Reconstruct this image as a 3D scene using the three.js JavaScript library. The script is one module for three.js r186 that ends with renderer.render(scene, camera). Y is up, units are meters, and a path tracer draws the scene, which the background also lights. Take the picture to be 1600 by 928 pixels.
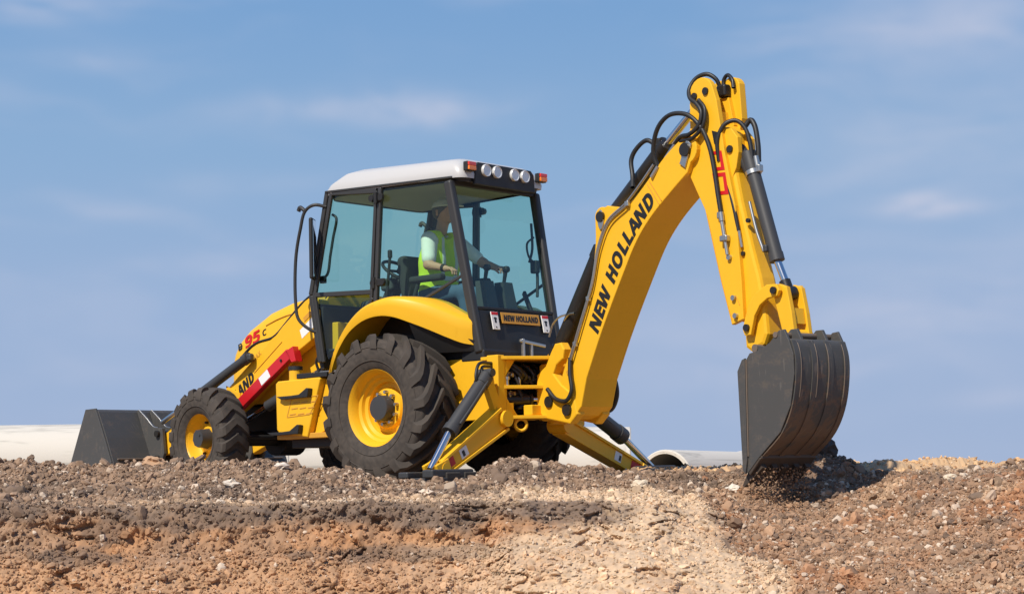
import * as THREE from 'three';
import { RoundedBoxGeometry } from 'three/addons/geometries/RoundedBoxGeometry.js';
import { TextGeometry } from 'three/addons/geometries/TextGeometry.js';
import { FontLoader } from 'three/addons/loaders/FontLoader.js';
import { MarchingCubes } from 'three/addons/objects/MarchingCubes.js';
import { ImprovedNoise } from 'three/addons/math/ImprovedNoise.js';
import { mergeGeometries, mergeVertices, toCreasedNormals } from 'three/addons/utils/BufferGeometryUtils.js';

const V = (x, y, z) => new THREE.Vector3(x, y, z);
const scene = new THREE.Scene();

// ------------------------------------------------------------------ camera
const EYE = V(11.476, 0.006, 12.468), LOOK = V(-0.649, 0.098, -0.754).normalize();
const camera = new THREE.PerspectiveCamera(18.24, 1600 / 928, 0.1, 3000);
camera.position.copy(EYE);
camera.lookAt(EYE.clone().add(LOOK));

// ------------------------------------------------------------------ sky, sun, exposure
const SUN = V(0.06, 0.72, 0.69).normalize();
const perlin = new ImprovedNoise();
const N3 = (x, y, z) => perlin.noise(x, y, z);
const fbm = (x, y, z, o = 4) => { let s = 0, a = 1, f = 1; for (let i = 0; i < o; i++) { s += a * N3(x * f + i * 17.3, y * f + i * 5.1, z * f - i * 9.7); a *= 0.5; f *= 2.03; } return s; };
const clamp = (x, a = 0, b = 1) => Math.min(b, Math.max(a, x));
const sstep = (a, b, x) => { const t = clamp((x - a) / (b - a)); return t * t * (3 - 2 * t); };
const lerp = (a, b, t) => a + (b - a) * t;
const lin = (c) => c <= 0.04045 ? c / 12.92 : ((c + 0.055) / 1.055) ** 2.4;
const srgb = (r, g, b) => [lin(r / 255), lin(g / 255), lin(b / 255)];
{
  const W = 2048, H = 1024, data = new Float32Array(W * H * 4);
  const stops = [[-90, srgb(150, 160, 175)], [-2, srgb(168, 184, 212)], [0, srgb(164, 182, 213)], [5, srgb(155, 179, 214)], [10, srgb(140, 174, 212)], [15, srgb(122, 163, 209)], [28, srgb(98, 145, 203)], [50, srgb(66, 112, 180)], [90, srgb(46, 90, 158)]];
  const az0 = Math.atan2(LOOK.z, LOOK.x);
  // wisps: [azimuth, elevation, half width, half height, strength], degrees, azimuth from the middle of the view
  const wisps = [[-4.4, 11.5, 3.6, 0.5, 0.46], [-2.2, 11.0, 2.6, 0.4, 0.30], [13.0, 8.10, 1.7, 0.26, 0.62], [12.6, 8.45, 0.9, 0.22, 0.4], [13.5, 10.0, 6.0, 2.2, 0.30], [13.0, 5.5, 7.0, 1.9, 0.22], [4.5, 3.6, 7.0, 1.5, 0.14], [14.0, 14.0, 4.5, 1.2, 0.50], [11.0, 12.4, 4, 0.9, 0.14], [7.5, 13.6, 2.2, 0.5, 0.17],
    [-14.2, 14.2, 2.6, 0.55, 0.42], [-13.0, 12.6, 2.0, 0.35, 0.28], [-9.5, 6.6, 3.2, 0.4, 0.24], [-8.5, 8.9, 4.0, 0.45, 0.13], [-13.5, 3.2, 4.0, 0.35, 0.18], [-12.5, 8.0, 2.4, 0.4, 0.12], [12.8, 4.9, 3.0, 0.5, 0.12], [8.0, 3.3, 3.5, 0.35, 0.10], [15.0, 2.4, 2.5, 0.3, 0.12], [2.0, 6.5, 3.5, 0.35, 0.08]];
  const d = V(0, 0, 0);
  for (let j = 0; j < H; j++) {
    const el = ((j + 0.5) / H - 0.5) * 180;
    let k = 0; while (k < stops.length - 2 && el > stops[k + 1][0]) k++;
    const f = sstep(0, 1, (el - stops[k][0]) / (stops[k + 1][0] - stops[k][0])) * 0.4 + clamp((el - stops[k][0]) / (stops[k + 1][0] - stops[k][0])) * 0.6;
    for (let i = 0; i < W; i++) {
      const th = ((i + 0.5) / W - 0.5) * Math.PI * 2, ce = Math.cos(el * Math.PI / 180), se = Math.sin(el * Math.PI / 180);
      d.set(Math.cos(th) * ce, se, Math.sin(th) * ce);
      const o = (j * W + i) * 4;
      let c = 0;
      if (el > -1) {
        let az = (th - az0) * 180 / Math.PI; if (az > 180) az -= 360; if (az < -180) az += 360;
        const wx = 0.9 * fbm(d.x * 7, d.y * 14, d.z * 7, 3);
        // streaky cirrus all round
        const st = fbm(d.x * 5 + wx * 0.3, d.y * 34 + wx, d.z * 5 + 3, 5);
        c += 0.17 * sstep(-0.1, 0.9, st) * sstep(-1, 2, el) * (1 - 0.3 * sstep(30, 70, el));
        if (Math.abs(az) < 30 && el < 25) for (const [wa, we, hw, hh, s] of wisps) {
          const u = (az - wa) / hw, v = (el - we - 0.25 * wx - 0.05 * (az - wa)) / hh, q = u * u + v * v;
          if (q < 6) c += s * Math.exp(-q * 1.1) * clamp(0.8 + (hh > 0.8 ? 0.45 : 0.85) * fbm(d.x * 22 + wx, d.y * 120 + wx * 2, d.z * 22, 5), 0, 1.6);
        }
      }
      c = clamp(c, 0, 0.7);
      const white = [0.60, 0.62, 0.75];
      for (let q = 0; q < 3; q++) data[o + q] = lerp(lerp(stops[k][1][q], stops[k + 1][1][q], f), white[q], c);
      data[o + 3] = 1;
    }
  }
  const tex = new THREE.DataTexture(data, W, H, THREE.RGBAFormat, THREE.FloatType);
  tex.mapping = THREE.EquirectangularReflectionMapping; tex.minFilter = tex.magFilter = THREE.LinearFilter; tex.colorSpace = THREE.LinearSRGBColorSpace; tex.needsUpdate = true;
  scene.background = tex; scene.environment = tex;
}
const sun = new THREE.DirectionalLight(new THREE.Color().setRGB(1, 0.93, 0.82), 4.9);
sun.position.copy(SUN).multiplyScalar(40); sun.castShadow = true;
sun.shadow.mapSize.set(4096, 4096); sun.shadow.bias = -0.0004; sun.shadow.normalBias = 0.01;
Object.assign(sun.shadow.camera, { left: -14, right: 14, top: 14, bottom: -14, near: 1, far: 100 });
scene.add(sun, sun.target);
const renderer = new THREE.WebGLRenderer({ antialias: true });
renderer.toneMapping = THREE.LinearToneMapping;
renderer.toneMappingExposure = 1.0;
renderer.shadowMap.enabled = true; renderer.shadowMap.type = THREE.PCFSoftShadowMap;

// ------------------------------------------------------------------ helpers
let seed = 7;
const rnd = () => { seed |= 0; seed = seed + 0x6D2B79F5 | 0; let t = Math.imul(seed ^ seed >>> 15, 1 | seed); t = t + Math.imul(t ^ t >>> 7, 61 | t) ^ t; return ((t ^ t >>> 14) >>> 0) / 4294967296; };
const rr = (a, b) => a + (b - a) * rnd();
function clean(g) { let q = g.index ? g.toNonIndexed() : g; for (const n of Object.keys(q.attributes)) if (!['position', 'normal', 'uv'].includes(n)) q.deleteAttribute(n); if (!q.attributes.normal) q.computeVertexNormals(); if (!q.attributes.uv) q.setAttribute('uv', new THREE.BufferAttribute(new Float32Array(q.attributes.position.count * 2), 2)); q.morphAttributes = {}; return q; }
const join = (gs) => mergeGeometries(gs.flat(9).map(clean), false);
function obj(name, gs, m, parent) { const o = new THREE.Mesh(join([gs]), m); o.name = name; o.castShadow = o.receiveShadow = true; if (parent) parent.add(o); return o; }
function tag(o, label, category, group, kind) { if (label) o.userData.label = label; if (category) o.userData.category = category; if (group) o.userData.group = group; if (kind) o.userData.kind = kind; return o; }
function grp(name, parent) { const g = new THREE.Group(); g.name = name; parent.add(g); return g; }
const mat4 = (x, y, z) => new THREE.Matrix4().makeBasis(x, y, z);
// box from corner to corner, rounded
function bx(x0, x1, y0, y1, z0, z1, r = 0.008) { const w = Math.abs(x1 - x0), h = Math.abs(y1 - y0), d = Math.abs(z1 - z0); const g = new RoundedBoxGeometry(w, h, d, 2, Math.min(r, w / 2.2, h / 2.2, d / 2.2)); g.translate((x0 + x1) / 2, (y0 + y1) / 2, (z0 + z1) / 2); return g; }
// straight bar of rectangular section between two points; w across, h along «up»
function bar(a, b, w, h, up = V(0, 1, 0), r = 0.008) {
  const d = b.clone().sub(a), L = d.length(); d.normalize();
  let s = new THREE.Vector3().crossVectors(up, d); if (s.length() < 1e-4) s.set(1, 0, 0); s.normalize(); const u = new THREE.Vector3().crossVectors(d, s);
  const g = new RoundedBoxGeometry(w, h, L, 2, Math.min(r, w / 2.2, h / 2.2)); g.applyMatrix4(mat4(s, u, d)); const c = a.clone().add(b).multiplyScalar(0.5); g.translate(c.x, c.y, c.z); return g;
}
function rod(a, b, r0, r1 = r0, n = 20, open = false) { const d = b.clone().sub(a), L = d.length(); const g = new THREE.CylinderGeometry(r1, r0, L, n, 1, open); g.applyQuaternion(new THREE.Quaternion().setFromUnitVectors(V(0, 1, 0), d.normalize())); const c = a.clone().add(b).multiplyScalar(0.5); g.translate(c.x, c.y, c.z); return g; }
function hose(pts, r, n = 40) { const c = new THREE.CatmullRomCurve3(pts.map(p => Array.isArray(p) ? V(...p) : p), false, 'centripetal'); return new THREE.TubeGeometry(c, n, r, 8, false); }
// outline in x, y extruded from z0 to z1
function prism(pts, z0, z1, b = 0.006, holes = []) {
  const s = new THREE.Shape(pts.map(p => new THREE.Vector2(p[0], p[1])));
  for (const h of holes) s.holes.push(new THREE.Path(h.map(p => new THREE.Vector2(p[0], p[1]))));
  const d = z1 - z0; b = Math.min(b, d / 3);
  const g = new THREE.ExtrudeGeometry(s, { depth: d - 2 * b, bevelEnabled: b > 0, bevelSize: b, bevelOffset: -b, bevelThickness: b, bevelSegments: 2, curveSegments: 10 });
  g.translate(0, 0, z0 + b); return g;
}
// outline in x, z extruded from y0 to y1
function slab(pts, y0, y1, b = 0.005) { const g = prism(pts.map(([x, z]) => [x, -z]), y0, y1, b); g.rotateX(-Math.PI / 2); return g; }
function smooth(pts, n = 8) { const c = new THREE.CatmullRomCurve3(pts.map(p => V(p[0], p[1], 0)), false, 'centripetal'); return c.getPoints((pts.length - 1) * n).map(p => [p.x, p.y]); }
function ringLoft(rings, capA = true, capB = true, crease = 0.7) {
  const n = rings[0].length, p = [], idx = [];
  for (const r of rings) for (const q of r) p.push(q.x, q.y, q.z);
  for (let i = 0; i < rings.length - 1; i++) for (let j = 0; j < n; j++) { const a = i * n + j, b = i * n + (j + 1) % n, c = a + n, d = b + n; idx.push(a, b, d, a, d, c); }
  const cap = (r, flip) => { const c = new THREE.Vector3(); for (const q of rings[r]) c.add(q); c.multiplyScalar(1 / n); const k = p.length / 3; p.push(c.x, c.y, c.z); for (let j = 0; j < n; j++) { const a = r * n + j, b = r * n + (j + 1) % n; flip ? idx.push(k, b, a) : idx.push(k, a, b); } };
  if (capA) cap(0, true); if (capB) cap(rings.length - 1, false);
  const g = new THREE.BufferGeometry(); g.setAttribute('position', new THREE.Float32BufferAttribute(p, 3)); g.setIndex(idx); g.computeVertexNormals();
  return toCreasedNormals(g, crease);
}
// a bent plate: rows of points (grid) with thickness along «off»
function plate(rows, off, crease = 0.6) {
  const m = rows.length, n = rows[0].length, p = [], idx = [];
  for (const s of [0, 1]) for (const r of rows) for (const q of r) p.push(q.x + s * off.x, q.y + s * off.y, q.z + s * off.z);
  const id = (s, i, j) => s * m * n + i * n + j;
  for (let i = 0; i < m - 1; i++) for (let j = 0; j < n - 1; j++) { idx.push(id(0, i, j), id(0, i + 1, j), id(0, i + 1, j + 1), id(0, i, j), id(0, i + 1, j + 1), id(0, i, j + 1)); idx.push(id(1, i, j), id(1, i + 1, j + 1), id(1, i + 1, j), id(1, i, j), id(1, i, j + 1), id(1, i + 1, j + 1)); }
  const edge = (a, b) => { for (let k = 0; k < a.length - 1; k++) idx.push(a[k], a[k + 1], b[k + 1], a[k], b[k + 1], b[k]); };
  const R = (s, i) => [...Array(n).keys()].map(j => id(s, i, j)), K = (s, j) => [...Array(m).keys()].map(i => id(s, i, j));
  edge(R(0, 0), R(1, 0)); edge(R(0, m - 1), R(1, m - 1)); edge(K(0, 0), K(1, 0)); edge(K(0, n - 1), K(1, n - 1));
  const g = new THREE.BufferGeometry(); g.setAttribute('position', new THREE.Float32BufferAttribute(p, 3)); g.setIndex(idx);
  return toCreasedNormals(g, crease);
}
function pane(pts) { // flat polygon
  const p = [], c = new THREE.Vector3(); for (const q of pts) c.add(q); c.multiplyScalar(1 / pts.length);
  for (let i = 0; i < pts.length; i++) { const a = pts[i], b = pts[(i + 1) % pts.length]; p.push(c.x, c.y, c.z, a.x, a.y, a.z, b.x, b.y, b.z); }
  const g = new THREE.BufferGeometry(); g.setAttribute('position', new THREE.Float32BufferAttribute(p, 3)); g.computeVertexNormals(); return g;
}
const disc = (x, y, z0, z1, r, n = 24) => rod(V(x, y, z0), V(x, y, z1), r, r, n);
const mirrorZ = (g) => { const q = clean(g.clone()); q.scale(1, 1, -1); const P = q.attributes.position, Nn = q.attributes.normal; for (let i = 0; i < P.count; i += 3) for (const A of [P, Nn]) { const x = A.getX(i), y = A.getY(i), z = A.getZ(i); A.setXYZ(i, A.getX(i + 1), A.getY(i + 1), A.getZ(i + 1)); A.setXYZ(i + 1, x, y, z); } return q; };

// ------------------------------------------------------------------ materials
function noiseTex(fn, size = 256, srgbSpace = false) { const d = new Uint8Array(size * size * 4); for (let j = 0; j < size; j++) for (let i = 0; i < size; i++) { const c = fn(i / size, j / size); const o = (j * size + i) * 4; d[o] = 255 * clamp(c[0]); d[o + 1] = 255 * clamp(c[1]); d[o + 2] = 255 * clamp(c[2]); d[o + 3] = 255; } const t = new THREE.DataTexture(d, size, size); t.wrapS = t.wrapT = THREE.RepeatWrapping; t.magFilter = THREE.LinearFilter; t.minFilter = THREE.LinearMipmapLinearFilter; t.generateMipmaps = true; if (srgbSpace) t.colorSpace = THREE.SRGBColorSpace; t.needsUpdate = true; return t; }
const std = (r, g, b, rough, metal = 0, extra = {}) => { const m = new THREE.MeshStandardMaterial({ roughness: rough, metalness: metal, ...extra }); m.color.setRGB(r, g, b); m.side = THREE.DoubleSide; return m; };
const phy = (r, g, b, extra) => { const m = new THREE.MeshPhysicalMaterial(extra); m.color.setRGB(r, g, b); m.side = THREE.DoubleSide; return m; };
const grime = noiseTex((u, v) => { // dust film in speckles and smears on the paint
  const s = (f, z) => N3(u * f, v * f, z), n = 0.5 + 0.5 * (0.6 * s(6, 1) + 0.4 * s(17, 2)), sp = sstep(0.30, 0.62, s(52, 3) * 0.6 + s(23, 4) * 0.5 + 0.25 * s(6, 1)), st = sstep(0.25, 0.6, N3(u * 70, v * 5, 6) * 0.7 + 0.3 * s(9, 8));
  const k = 0.965 + 0.035 * n, d = 0.20 * sp + 0.10 * st; return [k * lerp(1, 0.86, d), k * lerp(1, 0.84, d), k * lerp(1, 0.95, d)]; }, 512, true);
const mud = noiseTex((u, v) => { // dig bucket: bare dark paint above, soil caked on the lower half, scratches along the pull
  const n = 0.55 * N3(u * 9, v * 9, 1) + 0.35 * N3(u * 24, v * 24, 2) + 0.3 * N3(u * 60, v * 60, 3), cake = sstep(-0.10, 0.28, n + 0.62 - 1.25 * v), sc = sstep(0.36, 0.62, N3(u * 95, v * 5, 5) + 0.25 * N3(u * 30, v * 14, 7)), dust = sstep(0.05, 0.6, n);
  const b = [0.30, 0.295, 0.285]; let c = [lerp(b[0], 0.42, 0.35 * dust), lerp(b[1], 0.37, 0.35 * dust), lerp(b[2], 0.32, 0.35 * dust)]; c = [lerp(c[0], 0.43, cake * 0.75), lerp(c[1], 0.345, cake * 0.75), lerp(c[2], 0.275, cake * 0.75)]; return c.map((q, i) => lerp(q, [0.55, 0.49, 0.43][i], sc * 0.55)); }, 512, true);
const scuff = noiseTex((u, v) => { const n = 0.5 * N3(u * 7, v * 7, 1) + 0.35 * N3(u * 21, v * 21, 2) + 0.3 * N3(u * 63, v * 63, 4), d = sstep(0.0, 0.55, n), sc = sstep(0.42, 0.66, N3(u * 80, v * 6, 5) + 0.2 * N3(u * 20, v * 20, 9)); const c = [lerp(0.30, 0.40, 0.6 * d), lerp(0.295, 0.36, 0.6 * d), lerp(0.29, 0.315, 0.6 * d)]; return c.map((q, i) => lerp(q, [0.50, 0.47, 0.43][i], sc * 0.4)); }, 512, true);
const stain = noiseTex((u, v) => { const n = 0.5 * N3(u * 5, v * 5, 1) + 0.4 * N3(u * 18, v * 18, 3) + 0.25 * N3(u * 70, v * 70, 5), d = sstep(0.02, 0.5, n), r = sstep(0.25, 0.6, N3(u * 26, v * 4, 8)); const k = 0.93 - 0.13 * d - 0.10 * r; return [k, k * 0.985, k * 0.95]; }, 512, true);
const M = {
  yellow: phy(0.88, 0.475, 0.018, { roughness: 0.46, specularIntensity: 0.55, clearcoat: 0.12, clearcoatRoughness: 0.3, map: grime }),
  grey: std(0.045, 0.045, 0.046, 0.5), black: std(0.016, 0.016, 0.017, 0.55), frame: std(0.035, 0.034, 0.033, 0.45),
  rubber: std(1, 1, 1, 0.9, 0, { vertexColors: true }), pad: std(0.05, 0.043, 0.037, 0.9), hose: std(0.016, 0.016, 0.016, 0.5), steel: std(0.62, 0.62, 0.62, 0.18, 1), zinc: std(0.48, 0.47, 0.44, 0.35, 0.9),
  roof: phy(0.52, 0.51, 0.495, { roughness: 0.45, clearcoat: 0.3, clearcoatRoughness: 0.3 }), red: phy(0.55, 0.01, 0.015, { roughness: 0.4, clearcoat: 0.3 }), white: std(0.8, 0.8, 0.78, 0.5),
  bucket: std(1, 1, 1, 0.55, 0.1, { map: scuff }), dig: std(1, 1, 1, 0.6, 0.1, { map: mud }), worn: std(0.075, 0.056, 0.043, 0.62, 0.2), scrape: std(0.22, 0.17, 0.13, 0.5, 0.4), letter: std(0.012, 0.012, 0.012, 0.5), redLetter: std(0.6, 0.012, 0.012, 0.45),
  lamp: phy(0.72, 0.72, 0.70, { roughness: 0.3, metalness: 0.15, clearcoat: 1 }), lens: phy(1, 1, 1, { roughness: 0.05, transmission: 1, thickness: 0, ior: 1.45 }), tail: phy(0.75, 0.03, 0.01, { roughness: 0.2, clearcoat: 1 }), amber: phy(0.9, 0.22, 0.01, { roughness: 0.2, clearcoat: 1 }),
  glass: phy(0.745, 0.925, 0.825, { roughness: 0.0, transmission: 1, thickness: 0, ior: 1.5 }), mirror: std(0.8, 0.8, 0.8, 0.03, 1),
  seat: std(0.03, 0.032, 0.034, 0.85), liner: std(0.34, 0.35, 0.34, 0.8), trim: std(0.05, 0.055, 0.058, 0.7), hydro: std(0.028, 0.026, 0.024, 0.4, 0.3), plate: std(0.25, 0.25, 0.25, 0.5, 0.6),
  skin: phy(0.50, 0.27, 0.19, { roughness: 0.6 }), vest: std(0.60, 0.80, 0.04, 0.8), tape: std(0.62, 0.64, 0.64, 0.4), shirt: std(0.75, 0.76, 0.75, 0.9), jeans: std(0.06, 0.11, 0.20, 0.9), hair: std(0.12, 0.10, 0.09, 0.8), boot: std(0.06, 0.04, 0.03, 0.8), capcloth: std(0.62, 0.62, 0.6, 0.8),
  orange: std(0.62, 0.30, 0.03, 0.5),
};
// ------------------------------------------------------------------ the ground: a cut bank in front, the machine's level on top
// bank coordinates: a runs along the bank to the right, t away from the pit
const TF = V(LOOK.x, 0, LOOK.z).normalize(), TR = V(-TF.z, 0, TF.x);
const bank = (a, t, y = 0) => V(EYE.x + a * TR.x + t * TF.x, y, EYE.z + a * TR.z + t * TF.z);
const toBank = (x, z) => [(x - EYE.x) * TR.x + (z - EYE.z) * TR.z, (x - EYE.x) * TF.x + (z - EYE.z) * TF.z];
const table = (xs, ys) => (x) => { if (x <= xs[0]) return ys[0]; for (let i = 1; i < xs.length; i++) if (x <= xs[i]) { const t = (x - xs[i - 1]) / (xs[i] - xs[i - 1]); return lerp(ys[i - 1], ys[i], t * t * (3 - 2 * t)); } return ys[ys.length - 1]; };
const A_ = [-4.2, -3, -2, -1.25, -0.95, -0.38, -0.18, 0.0, 0.3, 0.95, 1.3, 1.75, 2.2, 2.6, 3.0, 3.4, 4.2];
const crestY = table(A_, [0.13, 0.10, 0.10, 0.06, -0.035, -0.06, 0.08, 0.16, 0.10, 0.025, 0.025, 0.01, 0.06, 0.09, 0.03, 0.01, -0.01]);
const crestT = table(A_, [14.1, 14.1, 14.1, 14.1, 14.15, 14.2, 14.2, 14.2, 14.2, 14.4, 14.6, 14.7, 14.85, 14.9, 14.6, 14.3, 14.0]);
const footY = table(A_, [-0.15, -0.155, -0.16, -0.14, -0.13, -0.12, -0.10, -0.085, -0.085, -0.10, -0.12, -0.20, -0.26, -0.22, -0.12, -0.09, -0.06]);
const footT = table(A_, [13.1, 13.1, 13.1, 13.1, 13.1, 13.2, 13.3, 13.35, 13.4, 13.5, 13.7, 13.9, 14.0, 13.9, 13.6, 13.4, 13.3]);
const lipY = table(A_, [-0.175, -0.18, -0.18, -0.17, -0.16, -0.16, -0.15, -0.135, -0.15, -0.18, -0.22, -0.30, -0.34, -0.31, -0.24, -0.22, -0.19]);
const lipT = table(A_, [12.75, 12.8, 12.8, 12.78, 12.75, 12.75, 12.8, 12.8, 12.9, 13.0, 13.3, 13.55, 13.6, 13.4, 13.0, 12.8, 12.6]);
const midY = table(A_, [-0.50, -0.50, -0.50, -0.50, -0.5, -0.5, -0.47, -0.45, -0.45, -0.45, -0.45, -0.47, -0.47, -0.46, -0.44, -0.42, -0.40]);
const midT = table(A_, [12.5, 12.55, 12.55, 12.5, 12.5, 12.45, 12.45, 12.4, 12.35, 12.3, 12.5, 12.6, 12.6, 12.5, 12.2, 12.0, 11.9]);
const toeT = table(A_, [12.15, 12.15, 12.15, 12.1, 12.05, 12.0, 11.9, 11.75, 11.55, 11.3, 11.4, 11.4, 11.3, 11.2, 11.1, 11.0, 11.0]);
function baseY(a, t) {
  const far = -0.02 + 0.022 * clamp(a, -4, 4) * (1 - sstep(20, 30, t));
  const P = [[toeT(a) - 0.7, -0.93], [toeT(a), -0.80], [midT(a), midY(a)], [lipT(a), lipY(a)], [footT(a), footY(a)], [crestT(a), crestY(a)], [crestT(a) + 1.15, far]];
  let y;
  if (t <= P[0][0]) y = -0.93 - 0.05 * clamp((P[0][0] - t) / 3); else if (t >= P[6][0]) y = far;
  else { let k = 0; while (t > P[k + 1][0]) k++; const u = (t - P[k][0]) / (P[k + 1][0] - P[k][0]); y = lerp(P[k][1], P[k + 1][1], u * 0.55 + 0.45 * u * u * (3 - 2 * u)); }
  // pale sand heap behind on the right
  y += 0.115 * sstep(0.7, 1.3, a) * Math.exp(-(((t - 16.9) / 0.5) ** 2)) * (0.8 + 0.5 * N3(a * 1.3, 2.2, 0));
  y -= 0.40 * sstep(20, 27, t) * (1 - sstep(120, 400, t) * 0.6);
  // the fresh lumps thrown up behind the digging bucket
  y += 0.10 * Math.exp(-(((a - 2.5) / 0.16) ** 2 + ((t - 14.95) / 0.22) ** 2)) + 0.06 * Math.exp(-(((a - 2.72) / 0.18) ** 2 + ((t - 15.1) / 0.2) ** 2));
  return y;
}
const faceMask = (a, t) => sstep(toeT(a) - 0.3, toeT(a) + 0.1, t) * (1 - sstep(lipT(a) - 0.03, lipT(a) + 0.06, t));
const nearMask = (a, t) => sstep(9, 11, t) * (1 - sstep(19, 24, t)) * (1 - sstep(6, 9, Math.abs(a)));
const ridge = (x, y, z) => 1 - Math.abs(N3(x, y, z)) * 1.6;
function lumps(a, t) { // loose clods and crumbled relief
  const near = nearMask(a, t); if (near <= 0) return 0;
  const loose = sstep(lipT(a) + 0.05, footT(a), t) * (1 - 0.5 * sstep(15.2, 16, t)), right = sstep(1.35, 1.7, a);
  const k = clamp(0.35 + loose * 0.75 + right * 0.5, 0, 1.1), w = fbm(a * 1.7, t * 1.7, 1.3, 3);
  let n = 0.040 * fbm(a * 3.1 + w, t * 3.1, 4.4, 3) * k + 0.055 * right * fbm(a * 1.5 + 7, t * 1.9 + 0.8 * a, 14.4, 3) + 0.03 * loose * fbm(a * 5.2, t * 4.1, 24.4, 2);
  n += 0.055 * sstep(2.55, 2.9, a) * (1 - Math.abs(clamp((t - 14.0 + (a - 2.9) * 0.95) / 0.32, -1, 1))) ** 1.3;
  n += 0.020 * (1 - Math.abs(fbm(a * 9 + 3, t * 11 + w * 2, 8.1, 3)) - 0.7) * k;
  n += 0.015 * (ridge(a * 23, t * 27, 2.7) - 0.5) * k + 0.012 * (ridge(a * 41 + 5, t * 43, 5.7) - 0.5) * (0.35 + 0.65 * k);
  return n * near;
}
function recess(a, t) { // how far the cut face is eaten back: crumbled pits, slumps, cracks
  const f = faceMask(a, t) * nearMask(a, t); if (f <= 0) return 0;
  const y = baseY(a, t) * 1.3, q = a + 0.35 * y; // scars of the bucket run obliquely
  let n = 0.07 * fbm(a * 1.6, y * 2.6, 7.7, 3) + 0.04 * fbm(q * 5.5, y * 7.5, 3.1, 3);
  n -= 0.034 * (ridge(q * 15, y * 24, 1.9) - 0.45) + 0.024 * (ridge(q * 27 + 4, y * 38, 6.3) - 0.45) + 0.014 * N3(a * 62, y * 70, 9.1);
  const cr = Math.abs(fbm(a * 1.3 + 9 + 0.35 * N3(a * 3, y * 9, 0), y * 0.6, 5.5, 2)); n += 0.07 * (1 - sstep(0.0, 0.05, cr));
  return n * f * (1 - 0.35 * sstep(1.35, 1.7, a));
}
const groundAt = (a, t) => baseY(a, t) + lumps(a, t);
const surf = (a, t, lift = 0) => bank(a, t + recess(a, t) - lift * 0.7 * faceMask(a, t), groundAt(a, t) + lift);
const C_ = { loose: [0.272, 0.176, 0.112], dark: [0.140, 0.097, 0.070], ochre: [0.40, 0.208, 0.098], pale: [0.58, 0.415, 0.265], gravel: [0.325, 0.196, 0.116], rust: [0.36, 0.165, 0.075], sand: [0.56, 0.36, 0.19], fresh: [0.10, 0.077, 0.062] };
const mix3 = (a, b, t) => [lerp(a[0], b[0], t), lerp(a[1], b[1], t), lerp(a[2], b[2], t)];
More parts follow.
